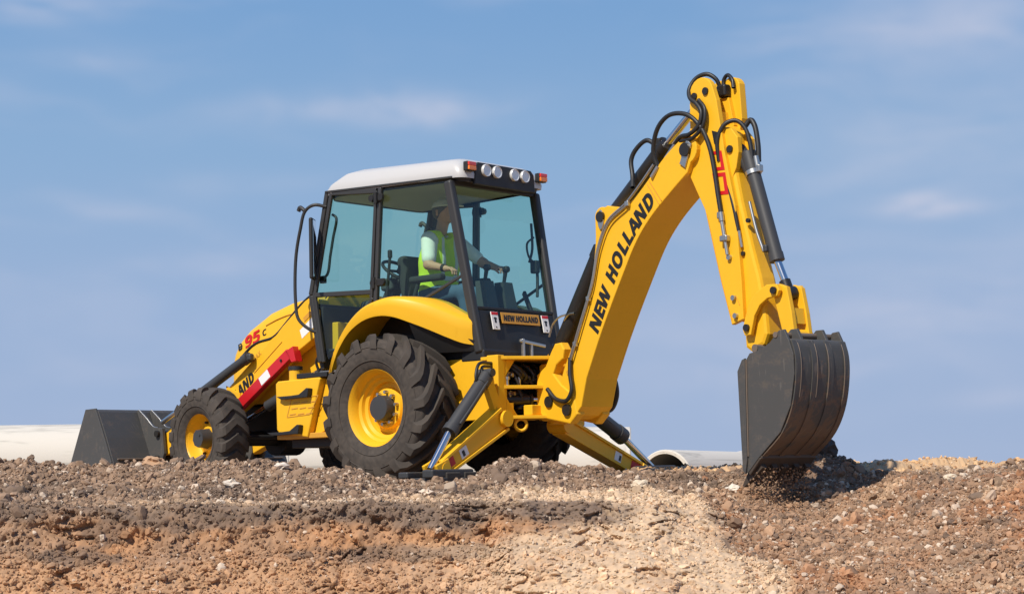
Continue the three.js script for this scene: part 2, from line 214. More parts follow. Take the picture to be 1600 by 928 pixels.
function soil(a, t) {
  const wa = a + 0.22 * fbm(a * 1.4, t * 1.4, 21, 3), wt = t + 0.10 * fbm(a * 2.3, t * 2.3, 31, 3), y = baseY(a, t), wy = y + 0.055 * fbm(a * 2.1, t * 5, 12, 4);
  let c = mix3(C_.loose, C_.dark, 0.75 * sstep(0.1, 0.6, fbm(a * 2.2, t * 2.2, 3, 4)));
  const inFace = 1 - sstep(lipT(a) - 0.02, lipT(a) + 0.10, wt);
  // strata of the cut: dark topsoil over ochre subsoil
  let s = mix3(C_.dark, C_.loose, 0.35 + 0.3 * N3(a * 5, t * 5, 6));
  const deep = sstep(-0.24, -0.36, wy + 0.10 * fbm(a * 0.9 + 3, 4, 2, 3) + 0.05 * fbm(a * 4, t * 8, 2, 3));
  s = mix3(s, mix3(C_.ochre, C_.loose, clamp(0.38 + 0.8 * fbm(a * 1.5, t * 2.5, 44, 3))), deep);
  s = mix3(s, mix3(C_.ochre, C_.pale, 0.25), 0.75 * sstep(-0.47, -0.62, wy + 0.10 * N3(a * 0.9, 1, 4)));
  s = mix3(s, C_.dark, 0.7 * sstep(0.22, 0.5, fbm(a * 1.6 + 2, y * 5, 61, 3)) * (1 - sstep(-0.5, -0.65, wy)));
  c = mix3(c, s, inFace);
  // thin dry strip along the lip
  c = mix3(c, C_.pale, 0.7 * Math.exp(-(((wt - lipT(a) - 0.14) / 0.10) ** 2)) * sstep(-3.2, -2, wa));
  // pale dry sand spilling down between the two cuts
  const edge = 1.55 + 0.22 * Math.sin((12.7 - wt) * 2.2);
  const low = sstep(lipY(a) - 0.08, lipY(a) - 0.30, wy);
  const pl = sstep(lerp(0.75, -0.9, low), lerp(1.0, 0.3, low), wa + 0.2 * (wt - 12.4)) * (1 - sstep(edge - 0.08, edge + 0.06, wa)) * (1 - sstep(13.6, 13.85, wt));
  c = mix3(c, mix3(C_.pale, C_.ochre, 0.28 * sstep(0, 0.6, fbm(a * 2, t * 2, 71, 3))), 0.92 * pl);
  const up = sstep(-0.25, 0.1, wa) * (1 - sstep(1.2, 1.5, wa)) * sstep(lipT(a) - 0.02, lipT(a) + 0.10, wt) * (1 - sstep(footT(a) + 0.06, footT(a) + 0.22, wt));
  c = mix3(c, C_.pale, 0.88 * up);
  // right: rough gravelly spoil, rusty patches
  const right = sstep(edge, edge + 0.12, wa) * (1 - sstep(crestT(a) - 0.25, crestT(a) - 0.05, wt));
  let g = mix3(C_.gravel, C_.dark, 0.6 * sstep(0.15, 0.7, fbm(a * 2.6, t * 2.6, 81, 4)));
  g = mix3(g, C_.rust, 0.75 * sstep(0.0, 0.7, fbm(a * 1.2 + 4, t * 1.6, 91, 3) + 0.5 * sstep(2.7, 3.6, wa) - 0.15));
  g = mix3(g, C_.pale, 0.35 * sstep(0.25, 0.7, fbm(a * 1.9, t * 2.9, 95, 3)));
  c = mix3(c, g, right);
  c = mix3(c, C_.dark, 0.6 * sstep(2.75, 3.0, wa) * Math.exp(-(((wt - 14.15 + (wa - 3) * 0.75) / 0.35) ** 2)));
  c = mix3(c, C_.fresh, 0.5 * Math.exp(-(((wa - 2.3) / 0.45) ** 2 + ((wt - 14.7) / 0.4) ** 2)));
  c = mix3(c, C_.sand, sstep(0.55, 0.9, wa) * sstep(15.0, 15.8, wt));
  const f = 0.80 + 0.45 * (0.5 + 0.5 * fbm(a * 14, t * 14, 55, 3)) + 0.16 * N3(a * 48, t * 48, 3);
  return [c[0] * f, c[1] * f, c[2] * f];
}
const axis = (lo, hi, step, ends, grow = 1.25) => { const v = []; for (let x = lo; x <= hi + 1e-6; x += step) v.push(x); let s = step, x = hi; while (x < ends[1]) { s *= grow; x += s; v.push(x); } s = step; x = lo; while (x > ends[0]) { s *= grow; x -= s; v.unshift(x); } return v; };
{
  const as = axis(-5.0, 5.0, 0.0125, [-500, 500]), ts = axis(11.0, 15.0, 0.0135, [-60, 900], 1.06);
  const p = [], col = [], uv = [], idx = [], n = as.length;
  for (const t of ts) for (const a of as) { const q = surf(a, t); p.push(q.x, q.y, q.z); const c = soil(clamp(a, -30, 30), clamp(t, -10, 60)); col.push(...c); uv.push(a, t); }
  for (let j = 0; j < ts.length - 1; j++) for (let i = 0; i < n - 1; i++) { const q = j * n + i; idx.push(q, q + 1, q + n + 1, q, q + n + 1, q + n); }
  const g = new THREE.BufferGeometry(); g.setAttribute('position', new THREE.Float32BufferAttribute(p, 3)); g.setAttribute('color', new THREE.Float32BufferAttribute(col, 3)); g.setAttribute('uv', new THREE.Float32BufferAttribute(uv, 2)); g.setIndex(idx); g.computeVertexNormals();
  const m = std(1, 1, 1, 0.96, 0, { vertexColors: true });
  const o = new THREE.Mesh(g, m); o.name = 'ground'; o.castShadow = o.receiveShadow = true; tag(o, 'brown and ochre excavated ground with a cut bank', 'ground', null, 'structure'); scene.add(o);
}
// loose clods and crumbs: nobody could count them
function rockGeo(s, detail = 1) { const g = new THREE.IcosahedronGeometry(1, detail); const P = g.attributes.position; for (let i = 0; i < P.count; i++) { const x = P.getX(i), y = P.getY(i), z = P.getZ(i), k = 1 + 0.55 * N3(x * 1.6 + s * 3.7, y * 1.6, z * 1.6 + s) + 0.3 * N3(x * 3.4, y * 3.4 + s * 2.1, z * 3.4); P.setXYZ(i, x * k * (0.85 + 0.3 * ((s * 7) % 1)), y * k * 0.72, z * k); } g.deleteAttribute('normal'); g.deleteAttribute('uv'); const h = mergeVertices(g, 1e-4); h.computeVertexNormals(); return detail > 1 ? toCreasedNormals(h, 0.35) : toCreasedNormals(h, 0.25); }
const clodMat = std(1, 1, 1, 0.95);
{
  const kinds = [[rockGeo(0.3, 0), 110000, 0.004, 0.012, 0], [rockGeo(1.7), 60000, 0.006, 0.017, 0], [rockGeo(2.9), 10000, 0.013, 0.031, 1], [rockGeo(4.2), 800, 0.024, 0.055, 2]];
  kinds.forEach(([geo, count, r0, r1, kind], ki) => {
    const o = new THREE.InstancedMesh(geo, clodMat, count); o.name = ['soil_crumbs', 'soil_crumbs_001', 'soil_clods', 'soil_lumps'][ki];
    const m = new THREE.Matrix4(), q = new THREE.Quaternion(), e = new THREE.Euler(), s = V(1, 1, 1), c = new THREE.Color();
    for (let i = 0; i < count;) {
      const a = rr(-4.9, 4.9), t = rr(11.0, i % 7 === 0 ? 18.8 : 15.3);
      const loose = t > lipT(a) + 0.05 && t < 16, right = a > 1.5, palez = a > 0 && a < 1.6 && t < 13.6;
      let pr = loose || right ? 1 : palez ? 0.28 : 0.75; if (kind === 2) pr = loose ? 1 : right ? 0.7 : 0.12; if (kind === 1 && palez) pr = 0.2;
      if (t > 15.4 && a > 0.9) pr = 1; else if (t > 15.6) pr = 0.1;
      if (rnd() > pr) continue;
      const r = lerp(r0, r1, rnd() ** 2.2);
      e.set(rr(0, 6.3), rr(0, 6.3), rr(0, 6.3)); q.setFromEuler(e); s.set(r * rr(0.8, 1.25), r * rr(0.7, 1.1), r * rr(0.8, 1.25));
      m.compose(surf(a, t, r * rr(-0.1, 0.45)), q, s); o.setMatrixAt(i, m);
      const b = soil(a, t), onFace = !loose && !right && !palez, v = onFace ? 0.15 + 0.76 * rnd() : rnd(); let k = onFace ? rr(0.8, 1.2) : rr(0.7, 1.35); let cc = [b[0] * k, b[1] * k, b[2] * k];
      if (v > 0.88) cc = mix3(cc, [0.66, 0.53, 0.40], rr(0.4, 0.95)); else if (v < 0.12 && !palez) cc = mix3(cc, C_.dark, 0.7); else if (v < 0.17 && right) cc = mix3(cc, C_.rust, 0.7);
      c.setRGB(...cc); o.setColorAt(i, c); i++;
    }
    o.castShadow = o.receiveShadow = true;
    tag(o, ['fine brown soil crumbs strewn over the bank', 'angular earth crumbs scattered on the cut face', 'fist sized clods of earth on the bank', 'larger lumps of loose earth along the crest'][ki], 'soil', null, 'stuff'); scene.add(o);
  });
}
// stones that stand out singly
[['stone', 1.58, 11.42, 0.055, [0.74, 0.62, 0.46], 'pale cream stone at the bottom edge below the digging bucket'],
 ['stone', -0.60, 12.98, 0.045, [0.70, 0.56, 0.42], 'pale stone on the earth ledge below the near stabilizer foot'],
 ['stone', -2.05, 13.55, 0.06, [0.66, 0.56, 0.45], 'flat pale stone in loose soil left of the rear wheel'],
 ['stone', -2.72, 14.1, 0.085, [0.46, 0.28, 0.16], 'rounded ochre lump on the crest in front of loader bucket'],
 ['stone', 0.95, 13.75, 0.06, [0.66, 0.54, 0.39], 'cream lump of sand where the pale sand slope begins'],
 ['stone', 2.54, 14.95, 0.075, [0.085, 0.068, 0.056], 'dark upright clod of earth right behind the digging bucket'],
 ['stone', 1.70, 14.25, 0.05, [0.74, 0.66, 0.55], 'whitish stone beside the digging bucket teeth'],
 ['stone', -1.75, 14.05, 0.05, [0.70, 0.60, 0.50], 'whitish stone on the crest beside the front wheel'],
 ['stone', 3.25, 13.75, 0.05, [0.64, 0.52, 0.38], 'tan stone at right on the dark ridge of spoil'],
].forEach(([n, a, t, r, c, label], i) => {
  const o = obj(i ? `${n}_${String(i).padStart(3, '0')}` : n, rockGeo(i * 1.37 + 0.4, 3), std(...c, 0.9), scene); o.scale.set(r, i === 5 ? r * 1.5 : r * 0.85, r); o.rotation.y = i * 1.3; o.position.copy(surf(a, t, r * 0.3));
  tag(o, label, 'stone', 'stones lying singly on the bank');
});
// concrete pipes behind the machine
{
  stain.repeat.set(2, 3);
  const cm = std(0.72, 0.69, 0.645, 0.85, 0, { map: stain });
  const boreShade = std(0.12, 0.12, 0.115, 0.9);  // dark grey tube added inside each pipe, painting the shade of the bore
  const pipe = (name, p0, p1, R, label) => {
    const g = grp(name, scene); const d = p1.clone().sub(p0), L = d.length(), th = R * 0.14;
    g.position.copy(p0).y -= R; g.quaternion.setFromUnitVectors(V(1, 0, 0), d.normalize());
    const prof = [[R, 0.02], [R, L - 0.12], [R + 0.0, L - 0.02], [R - 0.02, L], [R - th, L], [R - th, 0], [R - 0.02, 0], [R, 0.02]].map(q => new THREE.Vector2(q[0], q[1]));
    const b = toCreasedNormals(new THREE.LatheGeometry(prof, 64), 0.5); b.rotateZ(-Math.PI / 2); b.translate(0, R, 0);
    const sleeve = toCreasedNormals(new THREE.LatheGeometry([[R + 0.004, L * 0.5 - 0.01], [R + 0.012, L * 0.5], [R + 0.012, L * 0.5 + 0.03], [R + 0.004, L * 0.5 + 0.04]].map(q => new THREE.Vector2(...q)), 64), 0.5); sleeve.rotateZ(-Math.PI / 2); sleeve.translate(0, R, 0);
    obj('barrel', b, cm, g); const ln = new THREE.CylinderGeometry(R - th - 0.004, R - th - 0.004, L - 0.06, 48, 1, true); ln.rotateZ(-Math.PI / 2); ln.translate(L / 2, R, 0); obj('inner_shade', ln, boreShade, g); obj('seam_ring', sleeve, cm, g); tag(g, label, 'concrete pipe', 'concrete pipes lying behind the machine'); return g;
  };
  const at = (px, t, y) => bank((px - 800) / 2890 * t, t, y);
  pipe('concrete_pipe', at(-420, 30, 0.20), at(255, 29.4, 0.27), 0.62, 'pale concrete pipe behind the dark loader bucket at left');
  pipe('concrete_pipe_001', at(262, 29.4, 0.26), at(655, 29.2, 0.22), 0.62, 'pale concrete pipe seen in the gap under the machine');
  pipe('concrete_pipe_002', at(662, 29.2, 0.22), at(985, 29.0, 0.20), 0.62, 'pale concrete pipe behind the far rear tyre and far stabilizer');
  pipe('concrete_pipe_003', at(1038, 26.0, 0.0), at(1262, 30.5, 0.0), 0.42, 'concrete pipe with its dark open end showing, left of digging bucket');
}
// ------------------------------------------------------------------ the backhoe loader
// machine axes: -x forward, +z its left (near) side, y up; the whole stands slightly tilted on its stabilizers
const loader = grp('backhoe_loader', scene);
tag(loader, 'yellow backhoe loader with grey cab roof digging at the bank edge', 'backhoe loader');
const TILT = new THREE.Quaternion().setFromAxisAngle(LOOK, -0.025);
function seatOn(o) { o.quaternion.copy(TILT); o.position.copy(EYE.clone().negate().applyQuaternion(TILT).add(EYE)); }
seatOn(loader);
const part = (name, gs, m, label) => { const o = obj(name, gs, m, loader); if (label) o.userData.label = label; return o; };
const font = await new FontLoader().loadAsync('fonts/droid/droid_sans_bold.typeface.json');
function word(s, size, depth = 0.003, wide = 1, slant = 0.22, bold = 0) { const g = new TextGeometry(s, { font, size, depth, curveSegments: 4, bevelEnabled: bold > 0, bevelSize: bold, bevelThickness: 0.0005, bevelSegments: 1 }); g.computeBoundingBox(); g.applyMatrix4(new THREE.Matrix4().set(wide, slant, 0, 0, 0, 1, 0, 0, 0, 0, 1, 0, 0, 0, 0, 1)); return g; }

// wheels ----------------------------------------------------------
function tyreGeo(R, W, rimR, lugs, lugH, lugW, sweep, stagger = 0.5) {
  const r = R - lugH, h = W / 2, pr = [[rimR - 0.012, -h * 0.72], [rimR + 0.02, -h * 0.86], [lerp(rimR, r, 0.35), -h * 0.985], [lerp(rimR, r, 0.6), -h], [lerp(rimR, r, 0.82), -h * 0.96], [r - 0.012, -h * 0.86], [r, -h * 0.66], [r + 0.006, 0]];
  const all = [...pr, ...pr.slice(0, -1).reverse().map(([a, b]) => [a, -b])];
  const c = new THREE.SplineCurve(all.map(p => new THREE.Vector2(p[0], p[1]))).getPoints(46);
  const lathe = new THREE.LatheGeometry(c, 144); lathe.rotateX(Math.PI / 2);
  const gs = [lathe];
  // moulded bead lines on the sidewall
  for (const s of [-1, 1]) for (const [f, z] of [[0.30, 0.975], [0.74, 0.985]]) { const t = new THREE.TorusGeometry(lerp(rimR, r, f), 0.005, 6, 72); t.translate(0, 0, s * h * z); gs.push(t); }
  for (const s of [-1, 1]) for (let k = 0; k < lugs; k++) {
    const th0 = (k + (s > 0 ? stagger : 0)) / lugs * Math.PI * 2, p = [], idx = [];
    const st = [[0.0, R, r - 0.01, 0], [-0.06, R, r - 0.01, 0.0], [0.25, R + 0.002, r - 0.01, 0.30], [0.55, R, r - 0.01, 0.62], [0.82, R - 0.008, r - 0.02, 0.88], [0.97, R - 0.03, r - 0.04, 1.0], [1.035, R - 0.085, r - 0.085, 1.04]].slice(1);
    st.forEach(([v, rt, rb, q], i) => {
      const th = th0 - sweep * (q + 0.18 * q * q), z = s * v * h, wt = lugW * lerp(0.34, 0.46, q) / R, wb = lugW * lerp(0.50, 0.64, q) / R;
      for (const [rad, d] of [[rb, -wb], [rt, -wt], [rt, wt], [rb, wb]]) p.push(rad * Math.cos(th + d), rad * Math.sin(th + d), z);
      if (i) { const a = (i - 1) * 4, b = i * 4; for (let e = 0; e < 3; e++) idx.push(a + e, a + e + 1, b + e + 1, a + e, b + e + 1, b + e); }
    });
    const e = (st.length - 1) * 4; idx.push(0, 2, 1, 0, 3, 2, e, e + 1, e + 2, e, e + 2, e + 3);
    if (s < 0) for (let i = 0; i < idx.length; i += 3) [idx[i + 1], idx[i + 2]] = [idx[i + 2], idx[i + 1]];
    const g = new THREE.BufferGeometry(); g.setAttribute('position', new THREE.Float32BufferAttribute(p, 3)); g.setIndex(idx); gs.push(toCreasedNormals(g, 0.5));
  }
  const out = join([gs]), P = out.attributes.position, col = new Float32Array(P.count * 3);
  for (let i = 0; i < P.count; i++) { const x = P.getX(i), y = P.getY(i), z = P.getZ(i), n = 0.22 * fbm(x * 4, y * 4, z * 4 + 2, 2) + 0.6 * fbm(x * 26, y * 26, z * 26, 3), d = clamp(0.36 + 0.5 * n); col.set([lerp(0.026, 0.118, d), lerp(0.022, 0.094, d), lerp(0.019, 0.074, d)], i * 3); }
  out.setAttribute('color', new THREE.BufferAttribute(col, 3)); return out;
}
const latheZ = (pts, n = 56, crease = 0.6) => { const g = toCreasedNormals(new THREE.LatheGeometry(pts.map(p => new THREE.Vector2(p[0], p[1])), n), crease); g.rotateX(Math.PI / 2); return g; };
const rearTyre = tyreGeo(0.657, 0.47, 0.335, 17, 0.055, 0.082, 0.44), frontTyre = tyreGeo(0.485, 0.315, 0.245, 19, 0.032, 0.092, 0.20, 0.0);
function wheel(x, y, z, side, rear, steer = 0) {
  const w = grp(rear ? 'rear_wheel' : 'front_wheel', loader); w.position.set(x, y, z); w.rotation.y = steer + (side < 0 ? Math.PI : 0);
  const tyre = new THREE.Mesh(rear ? rearTyre : frontTyre, M.rubber); tyre.name = 'tyre'; tyre.castShadow = tyre.receiveShadow = true; w.add(tyre); if (side < 0) tyre.scale.x = -1;
  if (rear) {
    const o = 0.19;
    obj('rim', latheZ([[0.318, o - 0.025], [0.338, o], [0.344, o - 0.006], [0.335, o - 0.02], [0.326, o - 0.014], [0.305, o - 0.045], [0.295, o - 0.09], [0.272, o - 0.105], [0.262, o - 0.135], [0.235, o - 0.15], [0.228, o - 0.185], [0.19, o - 0.175], [0.17, o - 0.145], [0.11, o - 0.14], [0.0, o - 0.14]]), M.yellow, w);
    obj('hub', latheZ([[0.112, o - 0.145], [0.112, o - 0.055], [0.104, o - 0.04], [0.0, o - 0.035]], 32), M.grey, w);
    for (let k = 0; k < 10; k++) { const t = k / 10 * 6.2832 + 0.2, g = new THREE.CylinderGeometry(0.015, 0.017, 0.05, 6); g.rotateX(Math.PI / 2); g.translate(0.142 * Math.cos(t), 0.142 * Math.sin(t), o - 0.125); obj('wheel_nut', g, M.zinc, w); }
  } else {
    const o = 0.115;
    obj('rim', latheZ([[0.232, o - 0.02], [0.25, o], [0.256, o - 0.006], [0.248, o - 0.02], [0.238, o - 0.014], [0.22, o - 0.05], [0.205, o - 0.10], [0.18, o - 0.13], [0.13, o - 0.12], [0.11, o - 0.105], [0, o - 0.105]]), M.yellow, w);
    const hub = new THREE.CylinderGeometry(0.085, 0.098, 0.11, 9); hub.rotateX(Math.PI / 2); hub.translate(0, 0, o - 0.045); obj('hub', [hub, disc(0.03, 0.03, o, o + 0.018, 0.012, 8)], M.grey, w);
    for (let k = 0; k < 5; k++) { const t = k / 5 * 6.2832 + 0.5, g = new THREE.CylinderGeometry(0.012, 0.014, 0.03, 6); g.rotateX(Math.PI / 2); g.translate(0.155 * Math.cos(t), 0.155 * Math.sin(t), o - 0.11); obj('wheel_nut', g, M.hydro, w); }
  }
  return w;
}
wheel(0, 0.655, 0.82, 1, true); wheel(0, 0.655, -0.82, -1, true);
wheel(-2.27, 0.465, 0.985, 1, false, -0.1); wheel(-2.27, 0.465, -0.985, -1, false, -0.1);

// chassis --------------------------------------------------------
part('chassis', [bx(-2.75, 0.9, 0.5, 0.78, 0.22, 0.34), bx(-2.75, 0.9, 0.5, 0.78, -0.34, -0.22), bx(-2.7, -1.4, 0.5, 1.0, -0.22, 0.22), bx(-1.3, 0.2, 0.38, 0.72, -0.22, 0.22), bx(-0.6, 0.6, 0.6, 1.06, -0.4, 0.4), bx(-1.25, -0.55, 0.34, 0.42, -0.85, 0.85)], M.black);
part('front_axle', [rod(V(-2.27, 0.465, -0.86), V(-2.27, 0.465, 0.86), 0.075), rod(V(-2.27, 0.465, -0.14), V(-2.27, 0.465, 0.14), 0.17, 0.17), bx(-2.37, -2.17, 0.33, 0.6, 0.70, 0.84, 0.03), bx(-2.37, -2.17, 0.33, 0.6, -0.84, -0.70, 0.03), rod(V(-2.05, 0.47, -0.75), V(-2.05, 0.47, 0.75), 0.022), bar(V(-1.9, 0.55, 0.36), V(-1.5, 0.50, 0.62), 0.05, 0.05)], M.black);
part('rear_axle', [rod(V(0, 0.655, -0.7), V(0, 0.655, 0.7), 0.12), rod(V(0, 0.655, -0.25), V(0, 0.655, 0.25), 0.24), rod(V(0, 0.655, 0.56), V(0, 0.655, 0.66), 0.2), rod(V(0, 0.655, -0.66), V(0, 0.655, -0.56), 0.2)], M.black);

// hood -----------------------------------------------------------
{
  const sec = (x, y1, w, y0 = 0.80) => { const c = 0.13, s = []; const pts = [[-w, y0], [-w, y1 - c * 1.15], [-w + 0.02, y1 - c * 0.55], [-w + 0.06, y1 - c * 0.18], [-w + 0.15, y1], [0, y1 + 0.022]]; for (const p of pts) s.push(V(x, p[1], p[0])); for (const p of pts.slice(0, -1).reverse()) s.push(V(x, p[1], -p[0])); return s; };
  const hood = part('engine_hood', [ringLoft([sec(-2.56, 1.16, 0.40, 0.86), sec(-2.545, 1.27, 0.43, 0.82), sec(-2.51, 1.37, 0.45), sec(-2.44, 1.455, 0.46), sec(-2.31, 1.545, 0.465), sec(-2.0, 1.69, 0.465), sec(-1.7, 1.765, 0.465), sec(-1.4, 1.80, 0.465), sec(-1.18, 1.805, 0.465)], true, true, 0.5)], M.yellow);
  obj('grille', [bx(-2.58, -2.5, 0.55, 1.0, -0.3, 0.3, 0.02)], M.black, hood);
  const d1 = word('B', 0.062, 0.003, 1.3, 0.25); d1.rotateZ(0.3); d1.translate(-2.435, 1.325, 0.466); const d2 = word('95', 0.105, 0.003, 1.5, 0.35, 0.002); d2.rotateZ(0.3); d2.translate(-2.335, 1.345, 0.466); const d3 = word('C', 0.058, 0.003, 1.3, 0.25); d3.rotateZ(0.3); d3.translate(-2.075, 1.445, 0.466);
  obj('lettering', [d1, d3], M.letter, hood); obj('lettering', [d2], M.redLetter, hood);
  obj('seam', [hose([[-2.02, 1.55, 0.466], [-1.85, 1.60, 0.466], [-1.65, 1.635, 0.467], [-1.4, 1.65, 0.467]], 0.006)], M.orange, hood);
}
// loader arms: one each side, box section bent at the knee
const armSide = (s) => {
  const z0 = 0.50, z1 = 0.62, P = [[-1.06, 1.62], [-1.10, 1.72], [-1.20, 1.765], [-1.30, 1.72], [-1.62, 1.50], [-2.40, 0.965], [-2.62, 0.86], [-3.30, 0.60], [-3.46, 0.50], [-3.50, 0.40], [-3.44, 0.33], [-3.34, 0.34], [-2.9, 0.50], [-2.45, 0.64], [-2.2, 0.76], [-1.52, 1.20], [-1.15, 1.38]];
  const near = [prism(P, z0, z1, 0.008), disc(-1.18, 1.66, z0 - 0.02, z1 + 0.02, 0.05), disc(-3.42, 0.42, z0 - 0.02, z1 + 0.02, 0.05), prism([[-2.42, 0.98], [-2.38, 0.76], [-2.2, 0.78], [-2.22, 0.9]], z1, z1 + 0.02, 0.003)];
  const arm = part('loader_arm', s > 0 ? near : near.map(mirrorZ), M.yellow);
  const Z = (z) => s * z;
  obj('seam', [bar(V(-1.62, 1.36, Z(z1 + 0.002)), V(-2.02, 1.085, Z(z1 + 0.002)), 0.004, 0.008, V(0, 0, 1), 0.001)], M.orange, arm);
  if (s > 0) {
    const t = word('NEW HOLLAND', 0.092, 0.004, 1.0, 0.3, 0.003); t.computeBoundingBox(); t.translate(-t.boundingBox.max.x, 0, 0); t.rotateZ(0.595); t.translate(-2.005, 1.025, z1 + 0.001); obj('lettering', [t], M.letter, arm);
    obj('warning_label', [prism([[-1.15, 1.44], [-1.19, 1.52], [-1.44, 1.36], [-1.41, 1.28]].map(([x, y]) => [x + 0.07, y + 0.09]), z1, z1 + 0.003, 0)], M.white, arm);
    obj('warning_label', [prism([[-1.20, 1.56], [-1.215, 1.60], [-1.35, 1.515], [-1.335, 1.475]].map(([x, y]) => [x + 0.03, y + 0.05]), z1 + 0.003, z1 + 0.005, 0)], M.orange, arm);
    obj('marking', [word('MAX', 0.045, 0.003, 1, 0)].map(g => { g.rotateZ(0.595); g.translate(-2.03, 1.185, z1 + 0.001); return g; }), M.orange, arm);
    obj('hose', [hose([[-1.17, 1.80, 0.60], [-1.36, 1.70, 0.60], [-1.55, 1.56, 0.60], [-1.70, 1.44, 0.61], [-1.78, 1.405, 0.61], [-1.98, 1.375, 0.61], [-2.08, 1.33, 0.62], [-2.4, 1.08, 0.64], [-2.72, 0.90, 0.64], [-3.2, 0.72, 0.6]], 0.014, 60), hose([[-1.17, 1.76, 0.57], [-1.36, 1.66, 0.57], [-1.55, 1.53, 0.57], [-1.75, 1.42, 0.57]], 0.012)], M.hose, arm);
  }
  return arm;
};
armSide(1); armSide(-1);
for (const s of [1, -1]) {
  const z = 0.68 * s;
  const c = part('bucket_tilt_cylinder', [rod(V(-2.06, 1.225, z), V(-2.72, 0.935, z), 0.048), rod(V(-2.03, 1.238, z), V(-2.10, 1.207, z), 0.055), bx(-2.06, -1.98, 1.2, 1.27, z - 0.03, z + 0.03, 0.02)], M.grey);
  obj('piston_rod', [rod(V(-2.72, 0.935, z), V(-3.35, 0.66, z), 0.025)], M.steel, c);
  const l = part('lift_cylinder', [rod(V(-0.95, 1.12, 0.52 * s), V(-1.9, 0.76, 0.56 * s), 0.055), rod(V(-0.88, 1.15, 0.52 * s), V(-1.0, 1.105, 0.52 * s), 0.062)], M.grey);
  obj('piston_rod', [rod(V(-1.9, 0.76, 0.56 * s), V(-2.25, 0.62, 0.56 * s), 0.028)], M.steel, l);
}
{ // red service lock strut along the near arm
  const a = V(-1.46, 1.235, 0.655), b = V(-2.20, 0.775, 0.655);
  const o = part('arm_lock_strut', [bar(a, b, 0.07, 0.105, V(0, 1, 0.0), 0.006), prism([[-1.50, 1.26], [-1.40, 1.30], [-1.36, 1.16], [-1.42, 1.15]], 0.60, 0.69, 0.004)], M.red);
  obj('label_plate', [bar(V(-1.735, 1.067, 0.692), V(-1.86, 0.988, 0.692), 0.004, 0.085, V(0, 1, 0), 0.001)], M.white, o);
  obj('bolt', [disc(-1.56, 1.175, 0.685, 0.70, 0.014, 8)], M.hydro, o);
}
// loader bucket
{
  const Wd = 1.15, back = [[-3.93, 0.80], [-3.80, 0.805], [-3.77, 0.78], [-3.64, 0.52], [-3.53, 0.27], [-3.50, 0.15], [-3.53, 0.06], [-3.60, 0.02], [-4.45, 0.015]];
  const inner = [[-4.45, 0.035], [-3.62, 0.045], [-3.555, 0.08], [-3.53, 0.16], [-3.56, 0.28], [-3.665, 0.53], [-3.80, 0.775], [-3.93, 0.775]];
  const byPlace = (g0) => { const g = clean(g0), P = g.attributes.position, uv = g.attributes.uv; for (let i = 0; i < P.count; i++) uv.setXY(i, P.getZ(i) * 0.7 + P.getX(i) * 0.5, P.getY(i) * 0.9); return g; };
  const o = part('loader_bucket', [byPlace(prism([...back, ...inner], -Wd, Wd, 0.004))], M.bucket);
  const side = [[-3.96, 0.81], [-3.795, 0.815], [-3.66, 0.535], [-3.545, 0.28], [-3.515, 0.15], [-3.545, 0.06], [-3.60, 0.005], [-4.40, 0.005], [-4.20, 0.3]];
  obj('side_plate', [prism(side, Wd - 0.002, Wd + 0.02, 0.004)], M.bucket, o); obj('side_plate', [prism(side, -Wd - 0.02, -Wd + 0.002, 0.004)], M.bucket, o);
  obj('wear_plate', [bar(V(-3.53, 0.30, -1.1), V(-3.53, 0.30, 1.1), 0.016, 0.02)], M.scrape, o);
  for (const z of [0.66, 0.50, -0.50, -0.66]) obj('hinge_bracket', [prism([[-3.77, 0.80], [-3.73, 0.80], [-3.50, 0.62], [-3.36, 0.60], [-3.33, 0.35], [-3.46, 0.10], [-3.52, 0.08], [-3.53, 0.27], [-3.65, 0.53]], z - 0.018, z + 0.018, 0.004)], M.bucket, o);
  for (const z of [0.66, 0.50, -0.50, -0.66]) obj('worn_edge', [hose([[-3.74, 0.805, z + 0.012], [-3.62, 0.718, z + 0.012], [-3.50, 0.623, z + 0.012], [-3.43, 0.612, z + 0.012]], 0.006, 16)], M.zinc, o), obj('worn_edge', [hose([[-3.34, 0.36, z + 0.012], [-3.40, 0.23, z + 0.012], [-3.455, 0.105, z + 0.012]], 0.006, 12)], M.zinc, o);
  for (const z of [0.58, -0.58]) for (const y of [0.55, 0.30]) obj('hinge_pin', [rod(V(-3.42, y, z - 0.13), V(-3.42, y, z + 0.13), 0.032)], M.hydro, o);
  obj('cutting_edge', [bx(-4.56, -4.40, 0.005, 0.03, -Wd - 0.02, Wd + 0.02, 0.004)], M.scrape, o);
}
